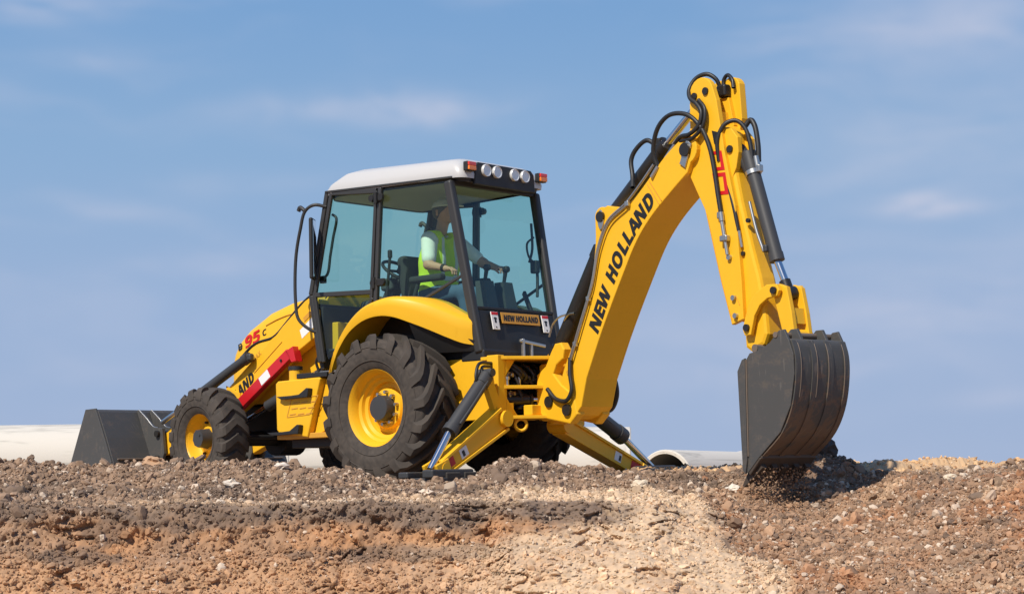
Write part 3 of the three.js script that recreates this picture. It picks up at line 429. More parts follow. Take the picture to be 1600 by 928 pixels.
// fuel tank and steps on both sides
for (const s of [1, -1]) {
  const g = (l) => s > 0 ? l : l.map(mirrorZ);
  const t = part('fuel_tank', g([prism([[-1.30, 0.93], [-1.29, 0.51], [-1.26, 0.48], [-0.88, 0.43], [-0.70, 0.95], [-0.72, 0.965]].concat([[-1.27, 0.955]]), 0.58, 1.0, 0.012), prism([[-0.86, 0.44], [-0.60, 0.52], [-0.585, 0.96], [-0.70, 0.95]], 0.60, 0.93, 0.006), disc(-1.1, 0.99, 0.86, 0.97, 0.0001, 3), rod(V(-1.10, 0.94, 0.93), V(-1.10, 1.05, 0.93), 0.06)]), M.yellow);
  obj('filler_cap', g([rod(V(-1.10, 1.05, 0.93), V(-1.10, 1.085, 0.93), 0.066)]), M.black, t);
  obj('lower_rail', g([bx(-1.31, -0.60, 0.42, 0.47, 0.62, 0.98)]), M.orange, t);
  const tread = (y, x0, x1) => prism([[x0, y + 0.01], [x0 + 0.06, y - 0.018], [x1 - 0.02, y - 0.012], [x1, y + 0.065], [x1 - 0.03, y + 0.072], [x1 - 0.13, y + 0.018], [x0 + 0.2, y + 0.012]], 1.0, 1.055, 0.005);
  obj('step', g([tread(0.80, -1.23, -0.80)]), M.black, t); obj('step', g([tread(0.475, -1.36, -0.93)]), M.black, t);
  obj('step', g([bx(-1.02, -0.62, 0.965, 1.01, 0.70, 0.995, 0.006)]), M.black, t);
  const slots = []; for (let r = 0; r < 3; r++) for (let c = 0; c < 3; c++) { const x = -1.06 + c * 0.11 + r * -0.025, y = 0.745 - r * 0.052; slots.push(bar(V(x, y, 1.001), V(x + 0.085, y + 0.006, 1.001), 0.006, 0.012, V(0, 1, 0), 0.002)); }
  slots.push(bar(V(-1.145, 0.62, 1.001), V(-1.085, 0.785, 1.001), 0.006, 0.01, V(1, 0, 0), 0.002), bar(V(-1.085, 0.785, 1.001), V(-0.73, 0.80, 1.001), 0.006, 0.01), bar(V(-1.145, 0.62, 1.001), V(-0.84, 0.635, 1.001), 0.006, 0.01), bar(V(-0.84, 0.635, 1.001), V(-0.73, 0.80, 1.001), 0.006, 0.01, V(1, 0, 0), 0.002));
  obj('grip_slots', g(slots), M.orange, t);
  part('step_plate', g([bx(-0.75, -0.45, 1.0, 1.02, 0.62, 0.96, 0.004)]), M.plate);
  part('frame_bracket', g([bar(V(-1.28, 0.66, 0.55), V(-1.75, 0.62, 0.5), 0.05, 0.05), bx(-1.14, -0.92, 1.0, 1.5, 0.42, 0.56), bx(-1.25, -0.9, 0.7, 1.05, 0.40, 0.58)]), M.yellow);
}
for (let k = 0; k < 3; k++) part('hydraulic_hose', [hose([[-1.12 + k * 0.05, 1.02, 0.60], [-1.14 + k * 0.06, 1.14, 0.63], [-1.04 + k * 0.05, 1.23, 0.63], [-0.92 + k * 0.02, 1.23, 0.60], [-0.85, 1.18, 0.5]], 0.013)], M.hose);

// fenders --------------------------------------------------------
for (const s of [1, -1]) {
  // outer edge: x, y top, y bottom, z
  const E = [[-0.585, 1.02, 0.985, 1.00], [-0.55, 1.14, 1.08, 1.00], [-0.47, 1.29, 1.22, 1.00], [-0.34, 1.44, 1.355, 1.00], [-0.17, 1.555, 1.445, 0.995], [0.0, 1.608, 1.475, 0.98], [0.15, 1.625, 1.46, 0.955], [0.30, 1.605, 1.405, 0.90], [0.45, 1.555, 1.335, 0.82], [0.58, 1.49, 1.265, 0.735], [0.70, 1.425, 1.205, 0.65], [0.775, 1.392, 1.185, 0.585]];
  const c = E.map(e => V(e[0], e[1], e[3])), cur = new THREE.CatmullRomCurve3(c), cb = new THREE.CatmullRomCurve3(E.map(e => V(e[0], e[2], e[3]))), n = 48, rows = [];
  for (let i = 0; i <= n; i++) { const u = i / n * (E.length - 1) / (E.length - 1), p = cur.getPoint(u), q = cb.getPoint(u), zi = 0.50; const r = []; r.push(V(q.x, q.y, (q.z - 0.012) * s)); r.push(V(lerp(q.x, p.x, 0.5), lerp(q.y, p.y, 0.5), q.z * s)); r.push(V(p.x, p.y - 0.03, p.z * s)); r.push(V(p.x, p.y - 0.008, (p.z - 0.018) * s)); r.push(V(p.x + 0.005, p.y + 0.004, (p.z - 0.05) * s)); const zz = Math.min(zi, p.z - 0.05); r.push(V(p.x + 0.01, p.y + 0.012, lerp(p.z - 0.05, zz, 0.5) * s)); r.push(V(p.x + 0.012, p.y + 0.012, zz * s)); rows.push(r); }
  const f = part('fender', [plate(rows, V(0.004, -0.012, -0.004 * s), 0.7)], M.yellow);
  obj('bolt', [rod(V(-0.42, 1.28, 0.80 * s), V(-0.40, 1.265, 0.80 * s), 0.014, 0.014, 8)], M.hydro, f);
  // dark inner arch between fender and cab
  const arch = E.slice(1).map(e => [e[0] + 0.015, e[1] - 0.03]); arch.push([0.86, 1.08], [0.45, 1.08], [0.2, 1.22], [-0.2, 1.22], [-0.42, 1.08]);
  obj('inner_arch', s > 0 ? [prism(arch, 0.46, 0.50, 0.004)] : [mirrorZ(prism(arch, 0.46, 0.50, 0.004))], M.black, f);
  obj('inner_skirt', [plate([0, 1, 2, 3, 4, 5].map(k => { const x = 0.30 + k * 0.11; return [V(x, 1.40 - k * 0.042, (0.88 - k * 0.068) * s), V(x, 1.30 - k * 0.04, (0.83 - k * 0.065) * s), V(x, 1.12, (0.72 - k * 0.04) * s)]; }), V(0, 0, -0.012 * s))], M.black, f);
}
// cab ------------------------------------------------------------
const cab = grp('cab', loader);
const cp = (name, gs, m, label) => { const o = obj(name, gs, m, cab); if (label) o.userData.label = label; return o; };
const K = { At: [-0.87, 2.70, 0.70], Ab: [-1.09, 1.75, 0.72], Al: [-1.00, 1.12, 0.70], Bt: [-0.23, 2.67, 0.655], Bb: [-0.29, 1.62, 0.68], Ct: [0.545, 2.64, 0.585], Cm: [0.665, 2.0, 0.56], Cb: [0.80, 1.30, 0.535], Cl: [0.825, 1.10, 0.53] };
const kp = (k, s = 1, dx = 0, dy = 0, dz = 0) => V(K[k][0] + dx, K[k][1] + dy, s * (K[k][2] + dz));
{
  // roof: a rounded shell, wider in front
  const ring = (y0, y1, inset, back = 0, frontIn = 0) => { const pts = [], f = -0.965 + inset + frontIn, r = 0.69 - inset * 0.55 - back; const zf = 0.725 - inset, zr = 0.575 - inset; const cs = [[r, zr, 0.09, 0], [f, zf, 0.16, 1], [f, -zf, 0.16, 2], [r, -zr, 0.09, 3]]; 
    const ang = [[0, 90], [90, 180], [180, 270], [270, 360]]; cs.forEach(([x, z, rad], i) => { const sx = x > 0 ? 1 : -1, sz = z > 0 ? 1 : -1; for (let k = 0; k <= 6; k++) { const t = (ang[i][0] + (ang[i][1] - ang[i][0]) * k / 6) * Math.PI / 180; const px = x - sx * rad + rad * Math.cos(t), pz = z - sz * rad + rad * Math.sin(t); pts.push(V(px, lerp(y0, y1, (px + 0.965) / 1.655), pz)); } }); return pts; };
  const arc = (pts) => pts.map(p => V(p.x, p.y - 0.05 * sstep(-0.55, -0.97, p.x), p.z));
  const roof = cp('roof', [ringLoft([ring(2.71, 2.665, 0.03), ring(2.705, 2.66, 0.0), ring(2.745, 2.70, -0.004), ring(2.80, 2.765, 0.012, 0.02, 0.03), ring(2.855, 2.825, 0.055, 0.04, 0.12), ring(2.88, 2.85, 0.12, 0.05, 0.2), ring(2.892, 2.862, 0.22, 0.08, 0.25)].map(arc), false, true, 0.7)], M.roof);
  obj('headliner', [ringLoft([ring(2.69, 2.65, 0.05), ring(2.715, 2.67, 0.05)].map(arc))], M.liner, roof);
  obj('roof_seal', [ringLoft([ring(2.675, 2.63, 0.045), ring(2.715, 2.67, 0.035)].map(arc), false, false)], M.black, roof);
  obj('roof_vent', [rod(V(-0.42, 2.86, 0.35), V(-0.42, 2.905, 0.35), 0.02, 0.016), bx(-0.5, -0.36, 2.85, 2.88, 0.28, 0.42, 0.02)], M.black, roof);
  obj('roof_lip', [bar(V(-0.88, 2.695, 0.735), V(0.60, 2.665, 0.60), 0.012, 0.02)], M.frame, roof);
  for (const s of [1, -1]) obj('marker_lamp', [rod(V(-0.95, 2.655, 0.60 * s), V(-0.95, 2.69, 0.60 * s), 0.03, 0.026)], M.amber, roof);
  // rear lamp panel
  obj('lamp_panel', [prism([[-0.415, 2.61], [-0.40, 2.775], [-0.36, 2.812], [0.36, 2.812], [0.40, 2.775], [0.415, 2.61]], 0, 0.03, 0.008)].map(g => { g.rotateY(Math.PI / 2); g.translate(0.672, 0, 0); return g; }), M.black, roof);
  for (const z of [0.27, 0.125, -0.115, -0.26]) {
    const l = cp('work_lamp', [latheZ([[0.056, 0], [0.056, 0.022], [0.053, 0.027], [0.049, 0.025], [0.046, 0.02], [0, 0.015]], 28)].map(g => { g.rotateY(Math.PI / 2); g.translate(0.70, 2.745, z); return g; }), M.lamp);
    obj('lens', [latheZ([[0.049, 0.026], [0.03, 0.030], [0, 0.032]], 28)].map(g => { g.rotateY(Math.PI / 2); g.translate(0.70, 2.745, z); return g; }), M.lens, l);
  }
  for (const s of [1, -1]) { const l = cp('tail_lamp', [bx(0.68, 0.735, 2.715, 2.80, s * 0.49 - 0.055, s * 0.49 + 0.055, 0.01)], M.black); obj('red_lens', [bx(0.732, 0.752, 2.76, 2.795, s * 0.49 - 0.045, s * 0.49 + 0.05, 0.006)], M.tail, l); obj('amber_lens', [bx(0.732, 0.753, 2.722, 2.759, s * 0.49 - 0.045, s * 0.49 + 0.05, 0.006)], M.amber, l); }
}
for (const s of [1, -1]) {
  const ps = (a, b, w, h) => bar(kp(a, s), kp(b, s), w, h, V(1, 0, 0), 0.015);
  cp('front_pillar', [ps('At', 'Ab', 0.06, 0.05), ps('Ab', 'Al', 0.05, 0.055)], M.frame);
  cp('middle_pillar', [ps('Bt', 'Bb', 0.05, 0.045)], M.frame);
  cp('rear_pillar', [bar(kp('Ct', s), kp('Cl', s), 0.075, 0.09, V(1, 0, 0), 0.025)], M.frame);
  // door (glazed), hung on the middle pillar
  const d = cp('door', [bar(kp('At', s, 0.06, -0.02, 0.012), kp('Bt', s, -0.04, -0.03, 0.012), 0.03, 0.05), bar(kp('At', s, 0.055, -0.02, 0.012), kp('Ab', s, 0.055, 0, 0.012), 0.03, 0.04, V(1, 0, 0)), bar(kp('Bt', s, -0.045, -0.03, 0.012), kp('Bb', s, -0.045, 0.05, 0.012), 0.03, 0.035, V(1, 0, 0)), bar(kp('Ab', s, 0.03, 0.0, 0.012), kp('Bb', s, -0.03, 0.10, 0.012), 0.03, 0.045), bar(kp('Ab', s, 0.05, 0, 0.012), kp('Al', s, 0.05, 0, 0.012), 0.03, 0.04, V(1, 0, 0)), bar(kp('Bb', s, -0.03, 0.05, 0.012), V(-0.62, 1.24, s * 0.70), 0.03, 0.04, V(1, 0, 0))], M.frame);
  obj('upper_pane', [pane([kp('At', s, 0.07, -0.03), kp('Bt', s, -0.05, -0.04), kp('Bb', s, -0.05, 0.10), kp('Ab', s, 0.06, 0.02)])], M.glass, d);
  obj('lower_pane', [pane([kp('Ab', s, 0.07, -0.02), kp('Bb', s, -0.06, 0.05), V(-0.62, 1.24, s * 0.70), kp('Al', s, 0.07, 0.02)])], M.glass, d);
  for (const y of [2.57, 1.80]) obj('hinge', [bx(-0.315, -0.175, y - 0.035, y + 0.035, s * 0.665, s * 0.70, 0.012), rod(V(-0.25 - (2.57 - y) * 0.06, y - 0.05, s * 0.705), V(-0.25 - (2.57 - y) * 0.06, y + 0.05, s * 0.705), 0.02, 0.02, 10), disc(-0.305, y, s > 0 ? 0.69 : -0.715, s > 0 ? 0.715 : -0.69, 0.03, 16), disc(-0.19, y, s > 0 ? 0.68 : -0.71, s > 0 ? 0.71 : -0.68, 0.03, 16)], M.hydro, d);
  obj('grab_rail', [hose([0.22, 0.26, 0.45, 0.62, 0.8, 0.84].map((u, i) => kp('At', s, 0, 0, -0.05).lerp(kp('Ab', s, 0, 0, -0.05), u).add(V(i === 0 || i === 5 ? 0.05 : 0.11, 0, 0))), 0.013), bx(-1.03, -0.97, 1.86, 1.93, s * 0.66 - 0.02, s * 0.66 + 0.02)], M.black, d);
  // rear quarter pane above the fender and small triangle below
  const dv0 = V(0.235, 1.615, s * 0.607), dv1 = V(0.685, 1.80, s * 0.562);
  cp('side_pane', [pane([kp('Bt', s, 0.02, -0.02), kp('Ct', s, -0.02, 0.0), dv1, dv0, V(0.0, 1.63, s * 0.638), kp('Bb', s, 0.02, 0.02)])], M.glass);
  cp('corner_pane', [pane([dv0, dv1, kp('Cb', s, -0.02, 0.09), V(0.55, 1.46, s * 0.575)])], M.glass);
  cp('divider', [bar(dv0, dv1, 0.02, 0.028)], M.frame);
  cp('lower_sill', [hose([kp('Bb', s), V(0.0, 1.635, s * 0.64), V(0.235, 1.615, s * 0.61), V(0.5, 1.50, s * 0.58), V(0.72, 1.39, s * 0.55)], 0.02)], M.frame);
  cp('side_panel', s > 0 ? [prism([[-0.9, 1.0], [-0.66, 1.16], [-0.30, 1.60], [0.05, 1.60], [0.24, 1.58], [0.5, 1.47], [0.78, 1.36], [0.80, 1.06]], 0.50, 0.53, 0.004)] : [mirrorZ(prism([[-0.9, 1.0], [-0.66, 1.16], [-0.30, 1.60], [0.05, 1.60], [0.24, 1.58], [0.5, 1.47], [0.78, 1.36], [0.80, 1.06]], 0.50, 0.53, 0.004))], M.black);
  // mirror on its tube arm
  const turn = (g) => { g.rotateY(s > 0 ? 0.62 : -0.2); g.translate(-0.955, 2.16, s * 0.83); return g; };
  const mr = cp('mirror', [bx(-0.02, 0.018, -0.28, 0.29, -0.085, 0.085, 0.018)].map(turn), M.black); obj('mirror_glass', [bx(0.017, 0.022, -0.26, 0.27, -0.07, 0.07, 0.002)].map(turn), M.mirror, mr);
  obj('mirror_arm', [hose([V(-0.88, 2.56, s * 0.72), V(-0.97, 2.58, s * 0.79), V(-1.06, 2.53, s * 0.82), V(-1.12, 2.36, s * 0.83), V(-1.185, 2.10, s * 0.83), V(-1.195, 1.68, s * 0.83), V(-1.17, 1.53, s * 0.82), V(-1.08, 1.43, s * 0.76), V(-1.02, 1.40, s * 0.71)], 0.016, 70), hose([V(-1.06, 2.53, s * 0.82), V(-1.13, 2.57, s * 0.82), V(-1.15, 2.54, s * 0.82)], 0.02)], M.frame, mr);
}
const RW = (y, z, out = 0) => { const t = (2.64 - y) / (2.64 - 1.30); return V(lerp(0.545, 0.80, t) + out, y, z); };
cp('rear_window', [pane([RW(2.63, 0.56), RW(2.63, -0.56), RW(1.50, -0.52), RW(1.50, 0.52)])], M.glass);
{
  const rows = []; for (const y of [1.48, 1.35, 1.22, 1.08]) rows.push([RW(y, 0.53, 0.025), RW(y, 0, 0.045), RW(y, -0.53, 0.025)]);
  const pnl = cp('rear_panel', [plate(rows, V(-0.03, 0, 0)), bx(0.60, 0.88, 1.02, 1.14, -0.55, 0.55, 0.03), bar(RW(1.50, 0.52, 0.01), RW(1.50, -0.52, 0.01), 0.04, 0.03), bar(RW(2.63, 0.56), RW(2.63, -0.56), 0.05, 0.05)], M.black);
  const onPanel = (gs) => gs.map(g => { g.rotateY(Math.PI / 2); g.rotateZ(0.19); g.translate(0.835, 1.42, 0); return g; });
  obj('name_plate', onPanel([bx(-0.26, 0.26, -0.05, 0.05, 0, 0.006, 0.004)]), M.orange, pnl);
  const t = word('NEW HOLLAND', 0.052, 0.003, 1, 0.15, 0.0015); t.computeBoundingBox(); t.translate(-(t.boundingBox.max.x + t.boundingBox.min.x) / 2, -0.026, 0.005); t.scale(0.47 / (t.boundingBox.max.x - t.boundingBox.min.x), 1, 1); obj('lettering', onPanel([t]), M.letter, pnl);
  for (const x of [-0.345, 0.345]) { const lb = obj('warning_label', onPanel([bx(x - 0.045, x + 0.045, -0.11, 0.05, -0.006, 0.004, 0.002)]), M.white, pnl); obj('label_heading', onPanel([bx(x - 0.043, x + 0.043, 0.022, 0.048, 0.003, 0.0055, 0.001)]), M.redLetter, lb); obj('label_symbol', onPanel([bx(x - 0.012, x + 0.012, -0.05, 0.0, 0.003, 0.0055, 0.001), bx(x - 0.02, x + 0.02, -0.016, -0.004, 0.004, 0.006, 0.001), rod(V(x, -0.09, 0.003), V(x, -0.09, 0.0055), 0.008)].map(g => { return g; })), M.letter, lb); }
  cp('rear_wiper', [hose([RW(2.35, -0.50, -0.03), RW(2.1, -0.46, -0.04), RW(1.98, -0.40, -0.05)], 0.012), hose([RW(2.22, -0.50, -0.03), RW(2.15, -0.40, -0.04), RW(2.02, -0.40, -0.04), RW(1.96, -0.5, -0.03)], 0.01), RB(RW(1.94, -0.47, -0.05), 0.08, 0.12, 0.06), hose([RW(1.94, -0.5, -0.05), RW(1.8, -0.48, -0.06), RW(1.66, -0.44, -0.06)], 0.014)], M.black);
}
function RB(c, w, h, d, r = 0.015) { const g = new RoundedBoxGeometry(w, h, d, 2, Math.min(r, w / 2.2, h / 2.2, d / 2.2)); g.translate(c.x, c.y, c.z); return g; }
cp('windscreen', [pane([kp('At', 1, 0.0, -0.03, -0.03), kp('At', -1, 0.0, -0.03, -0.03), kp('Ab', -1, 0, -0.1, -0.03), kp('Ab', 1, 0, -0.1, -0.03)])], M.glass);
cp('front_panel', [bar(kp('Ab', 1, 0, -0.1), kp('Ab', -1, 0, -0.1), 0.05, 0.05), bx(-1.03, -0.99, 1.06, 1.64, -0.68, 0.68)], M.black);
cp('cab_floor', [bx(-1.0, 0.82, 1.04, 1.09, -0.53, 0.53)], M.trim);
cp('dashboard', [bx(-1.0, -0.82, 1.1, 1.72, -0.32, 0.2, 0.04), bar(V(-0.86, 1.6, 0), V(-0.66, 1.93, 0), 0.10, 0.12), RB(V(-0.72, 1.86, 0), 0.16, 0.12, 0.24, 0.03)], M.trim);
{ const t = new THREE.TorusGeometry(0.19, 0.016, 10, 40); const sp = [t, rod(V(-0.19, 0, 0), V(0.19, 0, 0), 0.014, 0.014, 8), rod(V(0, 0, 0), V(0, -0.19, 0), 0.014, 0.014, 8), rod(V(0, 0, -0.02), V(0, 0, 0.03), 0.045)]; cp('steering_wheel', sp.map(g => { g.rotateY(Math.PI / 2); g.rotateZ(0.95); g.translate(-0.63, 1.98, 0); return g; }), M.black); }
cp('control_lever', [rod(V(-0.5, 1.5, 0.36), V(-0.42, 2.08, 0.36), 0.014), RB(V(-0.42, 2.1, 0.36), 0.04, 0.08, 0.04)], M.black);
cp('inner_mirror', [hose([V(-0.62, 2.0, -0.5), V(-0.53, 2.45, -0.45), V(-0.5, 2.62, -0.42)], 0.012), disc(-0.53, 2.47, -0.47, -0.42, 0.075)], M.black);
{
  const st = cp('seat', [RB(V(-0.12, 1.57, 0), 0.50, 0.12, 0.50, 0.05), RB(V(-0.12, 1.33, 0), 0.36, 0.42, 0.36, 0.04)], M.seat);
  const b = RB(V(0, 0.25, 0), 0.12, 0.50, 0.46, 0.05); b.rotateZ(0.14); b.translate(-0.36, 1.60, 0); obj('backrest', [b], M.seat, st);
  obj('armrest', [RB(V(0.0, 1.84, 0.31), 0.40, 0.06, 0.09, 0.025), rod(V(-0.2, 1.6, 0.31), V(-0.1, 1.84, 0.31), 0.02)], M.seat, st); obj('armrest', [RB(V(0.0, 1.84, -0.31), 0.40, 0.06, 0.09, 0.025), rod(V(-0.2, 1.6, -0.31), V(-0.1, 1.84, -0.31), 0.02)], M.seat, st);
}
for (const s of [1, -1]) {
  const c = cp('control_tower', [ringLoft([0, 1, 2, 3, 4].map(k => { const t = k / 4, w = lerp(0.10, 0.065, t), y = lerp(1.09, 1.78, t), x = lerp(0.66, 0.545, t); return [V(x - w, y, s * 0.13 - w), V(x + w * 0.6, y, s * 0.13 - w), V(x + w * 0.6, y, s * 0.13 + w), V(x - w, y, s * 0.13 + w)]; }))], M.trim);
  obj('joystick', [rod(V(0.54, 1.78, s * 0.13), V(0.565, 1.89, s * 0.13), 0.016, 0.02), RB(V(0.57, 1.90, s * 0.13), 0.07, 0.06, 0.06, 0.025)], M.black, c);
}
cp('side_console', [bx(-0.5, 0.3, 1.1, 1.62, 0.38, 0.49, 0.03)], M.trim); cp('side_console', [bx(-0.5, 0.3, 1.1, 1.62, -0.49, -0.38, 0.03)], M.trim);
cp('lever_bar', [bar(V(0.70, 1.40, -0.38), V(0.46, 1.72, -0.50), 0.03, 0.05)], M.black);

// rear frame -----------------------------------------------------
{
  const plan = (k = 0) => [[0.86, 0.57 - k], [1.05, 0.57 - k], [1.10, 0.50 - k], [1.30, 0.16], [1.33, 0.0], [1.30, -0.16], [1.10, -0.50 + k], [1.05, -0.57 + k], [0.86, -0.57 + k]];
  const fr = part('rear_frame', [bx(0.20, 0.94, 0.52, 1.06, 0.49, 0.545), bx(0.20, 0.94, 0.52, 1.06, -0.545, -0.49), bx(0.94, 1.07, 0.47, 1.07, 0.50, 0.585), bx(0.94, 1.07, 0.47, 1.07, -0.585, -0.50), slab(plan(), 1.03, 1.06), slab(plan(0.02), 0.52, 0.55), slab([[0.98, 0.55], [1.05, 0.55], [1.28, 0.12], [1.2, 0.06], [1.0, 0.42]], 0.78, 0.81, 0.004),
    prism([[0.96, 0.55], [1.06, 0.55], [1.06, 0.66], [1.0, 0.6]], 0.38, 0.5, 0.004), bx(1.045, 1.065, 0.55, 1.03, 0.47, 0.51, 0.004), bx(1.045, 1.065, 0.55, 1.03, -0.51, -0.40, 0.004), bx(1.10, 1.2, 0.55, 0.64, 0.1, 0.3, 0.01)], M.yellow);
  obj('bolt', [rod(V(0.99, 0.80, 0.58), V(0.99, 0.80, 0.61), 0.03, 0.03, 12)], M.grey, fr);
  obj('corner_gusset', [prism([[-0.48, 0.55], [-0.34, 0.55], [-0.48, 0.70]], 1.05, 1.068, 0.002), prism([[-0.48, 1.03], [-0.36, 1.03], [-0.48, 0.90]], 1.05, 1.068, 0.002)].map(g => { const q = g; q.applyMatrix4(new THREE.Matrix4().set(0, 0, 1, 0, 0, 1, 0, 0, -1, 0, 0, 0, 0, 0, 0, 1)); return q; }), M.yellow, fr);
  obj('tie_ring', [new THREE.TorusGeometry(0.05, 0.014, 8, 24)].map(g => { g.rotateY(0.9); g.translate(1.12, 0.47, 0.36); return g; }), M.yellow, fr);
  part('valve_block', [bx(0.62, 0.88, 0.60, 1.0, -0.40, 0.40, 0.02), bx(0.86, 0.95, 0.86, 0.98, -0.3, 0.3, 0.02), bx(0.86, 0.98, 0.60, 0.68, -0.25, 0.3, 0.02)], M.black);
  for (let k = 0; k < 9; k++) { const z = 0.36 - k * 0.075, j = rr(-0.03, 0.03); part('hydraulic_hose', [hose([[0.88, 0.95 - (k % 3) * 0.05, z], [1.02 + j, 0.99 - (k % 2) * 0.06, z - 0.02], [1.10, 0.90 + j, z * 0.7], [1.05 + j, 0.84, z * 0.6 + 0.02], [1.12, 0.88 + j, z * 0.3]], 0.017, 28)], M.hose); }
  for (let k = 0; k < 4; k++) part('hydraulic_hose', [hose([[0.92, 0.72 - k * 0.03, 0.36 - k * 0.05], [1.05, 0.74 - k * 0.04, 0.30], [1.10, 0.68, 0.2 - k * 0.02], [1.16, 0.70 - k * 0.02, 0.06]], 0.018, 24)], M.hose);
  for (const s of [1, -1]) { const c = part('swing_cylinder', [rod(V(0.97, 0.69, 0.42 * s), V(1.10, 0.69, 0.22 * s), 0.045), rod(V(1.10, 0.69, 0.22 * s), V(1.11, 0.69, 0.20 * s), 0.052)], M.hydro); obj('piston_rod', [rod(V(1.11, 0.69, 0.20 * s), V(1.22, 0.69, 0.08 * s), 0.022)], M.steel, c); }
  for (let k = 0; k < 7; k++) { const z = rr(0.05, 0.42), y = rr(0.62, 0.98), q = rr(0.05, 0.12); part('hydraulic_hose', [hose([[0.90, y, z], [1.02, y + q * 0.5, z + rr(-0.06, 0.06)], [1.09, y - q, z - 0.06], [1.02, y - q * 1.6, z - 0.12], [0.93, y - q, z - 0.1]], rr(0.012, 0.02), 26)], k % 3 ? M.hose : M.hydro); }
  for (const [y, z] of [[0.90, 0.40], [0.74, 0.38], [0.66, 0.10], [0.86, 0.16]]) part('hose_fitting', [rod(V(1.0, y, z), V(1.07, y, z - 0.01), 0.022, 0.018, 8), rod(V(1.02, y, z), V(1.035, y, z), 0.03, 0.03, 6)], M.zinc);
  for (const z of [0.46, 0.30]) part('clamp_bolt', [rod(V(1.06, 0.80, z), V(1.06, 0.87, z), 0.016, 0.016, 8), rod(V(1.06, 0.86, z), V(1.06, 0.885, z), 0.026, 0.026, 6)], M.zinc);
  part('boom_lock_hook', [bx(0.90, 0.93, 1.06, 1.24, 0.05, 0.08), bx(0.90, 0.93, 1.06, 1.20, -0.06, -0.03), bar(V(0.91, 1.22, 0.1), V(0.93, 1.18, -0.22), 0.03, 0.03)], M.zinc);
  for (let k = 0; k < 2; k++) part('hydraulic_hose', [hose([[0.99, 0.99 - k * 0.03, 0.46], [1.0, 1.0 - k * 0.03, 0.62], [1.04, 0.98 - k * 0.03, 0.80 - k * 0.04], [1.06, 0.86, 0.86 - k * 0.08], [1.05, 0.78, 0.80]], 0.014)], M.hose);
}
// stabilizers
for (const s of [1, -1]) {
  const near = s > 0, p0 = near ? V(1.05, 0.52, 0.56) : V(1.05, 0.47, -0.26), p1 = near ? V(1.05, 0.105, 1.33) : V(1.05, 0.04, -1.40), d = p1.clone().sub(p0).normalize(), up = V(0, d.z * s, -d.y * s).normalize();
  const off = (p, k) => p.clone().addScaledVector(up, k);
  const st = part('stabilizer', [bar(p0, p1, 0.11, near ? 0.15 : 0.12, V(0, 1, 0), 0.006), bar(off(p0, near ? 0.095 : 0.07), off(p1, 0.06), 0.15, 0.026, V(0, 1, 0), 0.004), bar(off(p0, near ? -0.095 : -0.07), off(p1, -0.06), 0.15, 0.026, V(0, 1, 0), 0.004), rod(p0.clone().add(V(-0.10, 0, 0)), p0.clone().add(V(0.10, 0, 0)), 0.07), rod(p1.clone().add(V(-0.09, 0, 0)), p1.clone().add(V(0.09, 0, 0)), 0.05), bar(p1.clone().add(V(0.07, 0.04, -0.05 * s)), p1.clone().add(V(0.07, -0.02, 0.1 * s)), 0.03, 0.1), bar(p1.clone().add(V(-0.07, 0.04, -0.05 * s)), p1.clone().add(V(-0.07, -0.02, 0.1 * s)), 0.03, 0.1)], M.yellow);
  st.userData.label = s > 0 ? 'near yellow stabilizer leg set down on the crest' : 'far yellow stabilizer leg reaching out behind the boom';
  const c0 = near ? V(1.06, 0.88, 0.73) : V(1.06, 0.84, -0.20), c1 = near ? V(1.06, 0.40, 1.21) : V(1.06, 0.37, -1.15), c2 = near ? V(1.05, 0.10, 1.43) : V(1.05, 0.07, -1.62);
  obj('cylinder', [rod(c0, c1, near ? 0.06 : 0.072), rod(c1.clone().lerp(c0, 0.10), c1, near ? 0.068 : 0.08), rod(c0, c0.clone().lerp(c1, 0.15), 0.066), rod(c0.clone().add(V(-0.08, 0.03, 0)), c0.clone().add(V(0.08, 0.03, 0)), 0.035), hose([c0.clone().lerp(c1, 0.1).add(V(0.06, 0, 0)), c0.clone().lerp(c1, 0.5).add(V(0.065, 0, 0)), c0.clone().lerp(c1, 0.85).add(V(0.06, 0, 0))], 0.012)], M.grey, st);
  obj('piston_rod', [rod(c1, c2, 0.032)], M.steel, st);
  const at = (k, x, lift, L, h) => { const q = p0.clone().lerp(p1, k); return bar(off(q, lift), off(q.clone().addScaledVector(d, L), lift), 0.004, h, up, 0.001).translate(0.057 + x, 0, 0); };
  obj('warning_label', [at(0.62, 0, 0.0, 0.10, 0.085)], M.white, st); obj('label_symbol', [at(0.67, 0.003, -0.005, 0.03, 0.05)], M.letter, st); obj('reflector', [at(0.83, 0, 0.005, 0.14, 0.075)], M.redLetter, st);
  obj('bracket', [bar(p0, c0.clone().add(V(-0.02, 0.03, 0)), 0.10, 0.06, V(1, 0, 0), 0.005)], M.yellow, st);
  const fz = near ? 1.38 : -1.46;
  const foot = obj('foot', [bx(0.84, 1.26, 0.0, 0.035, fz - 0.16, fz + 0.20, 0.01), bx(0.86, 0.97, 0.03, 0.085, fz - 0.22, fz + 0.24, 0.015), bx(1.13, 1.25, 0.03, 0.10, fz - 0.26, fz + 0.24, 0.015)], M.grey, st);
  for (let k = 0; k < 2; k++) obj('rubber_block', [bx(1.12, 1.262, 0.012, 0.075, (fz + s * (k * 0.22 - 0.22)) - 0.085, (fz + s * (k * 0.22 - 0.22)) + 0.085, 0.012)], M.pad, foot);
}
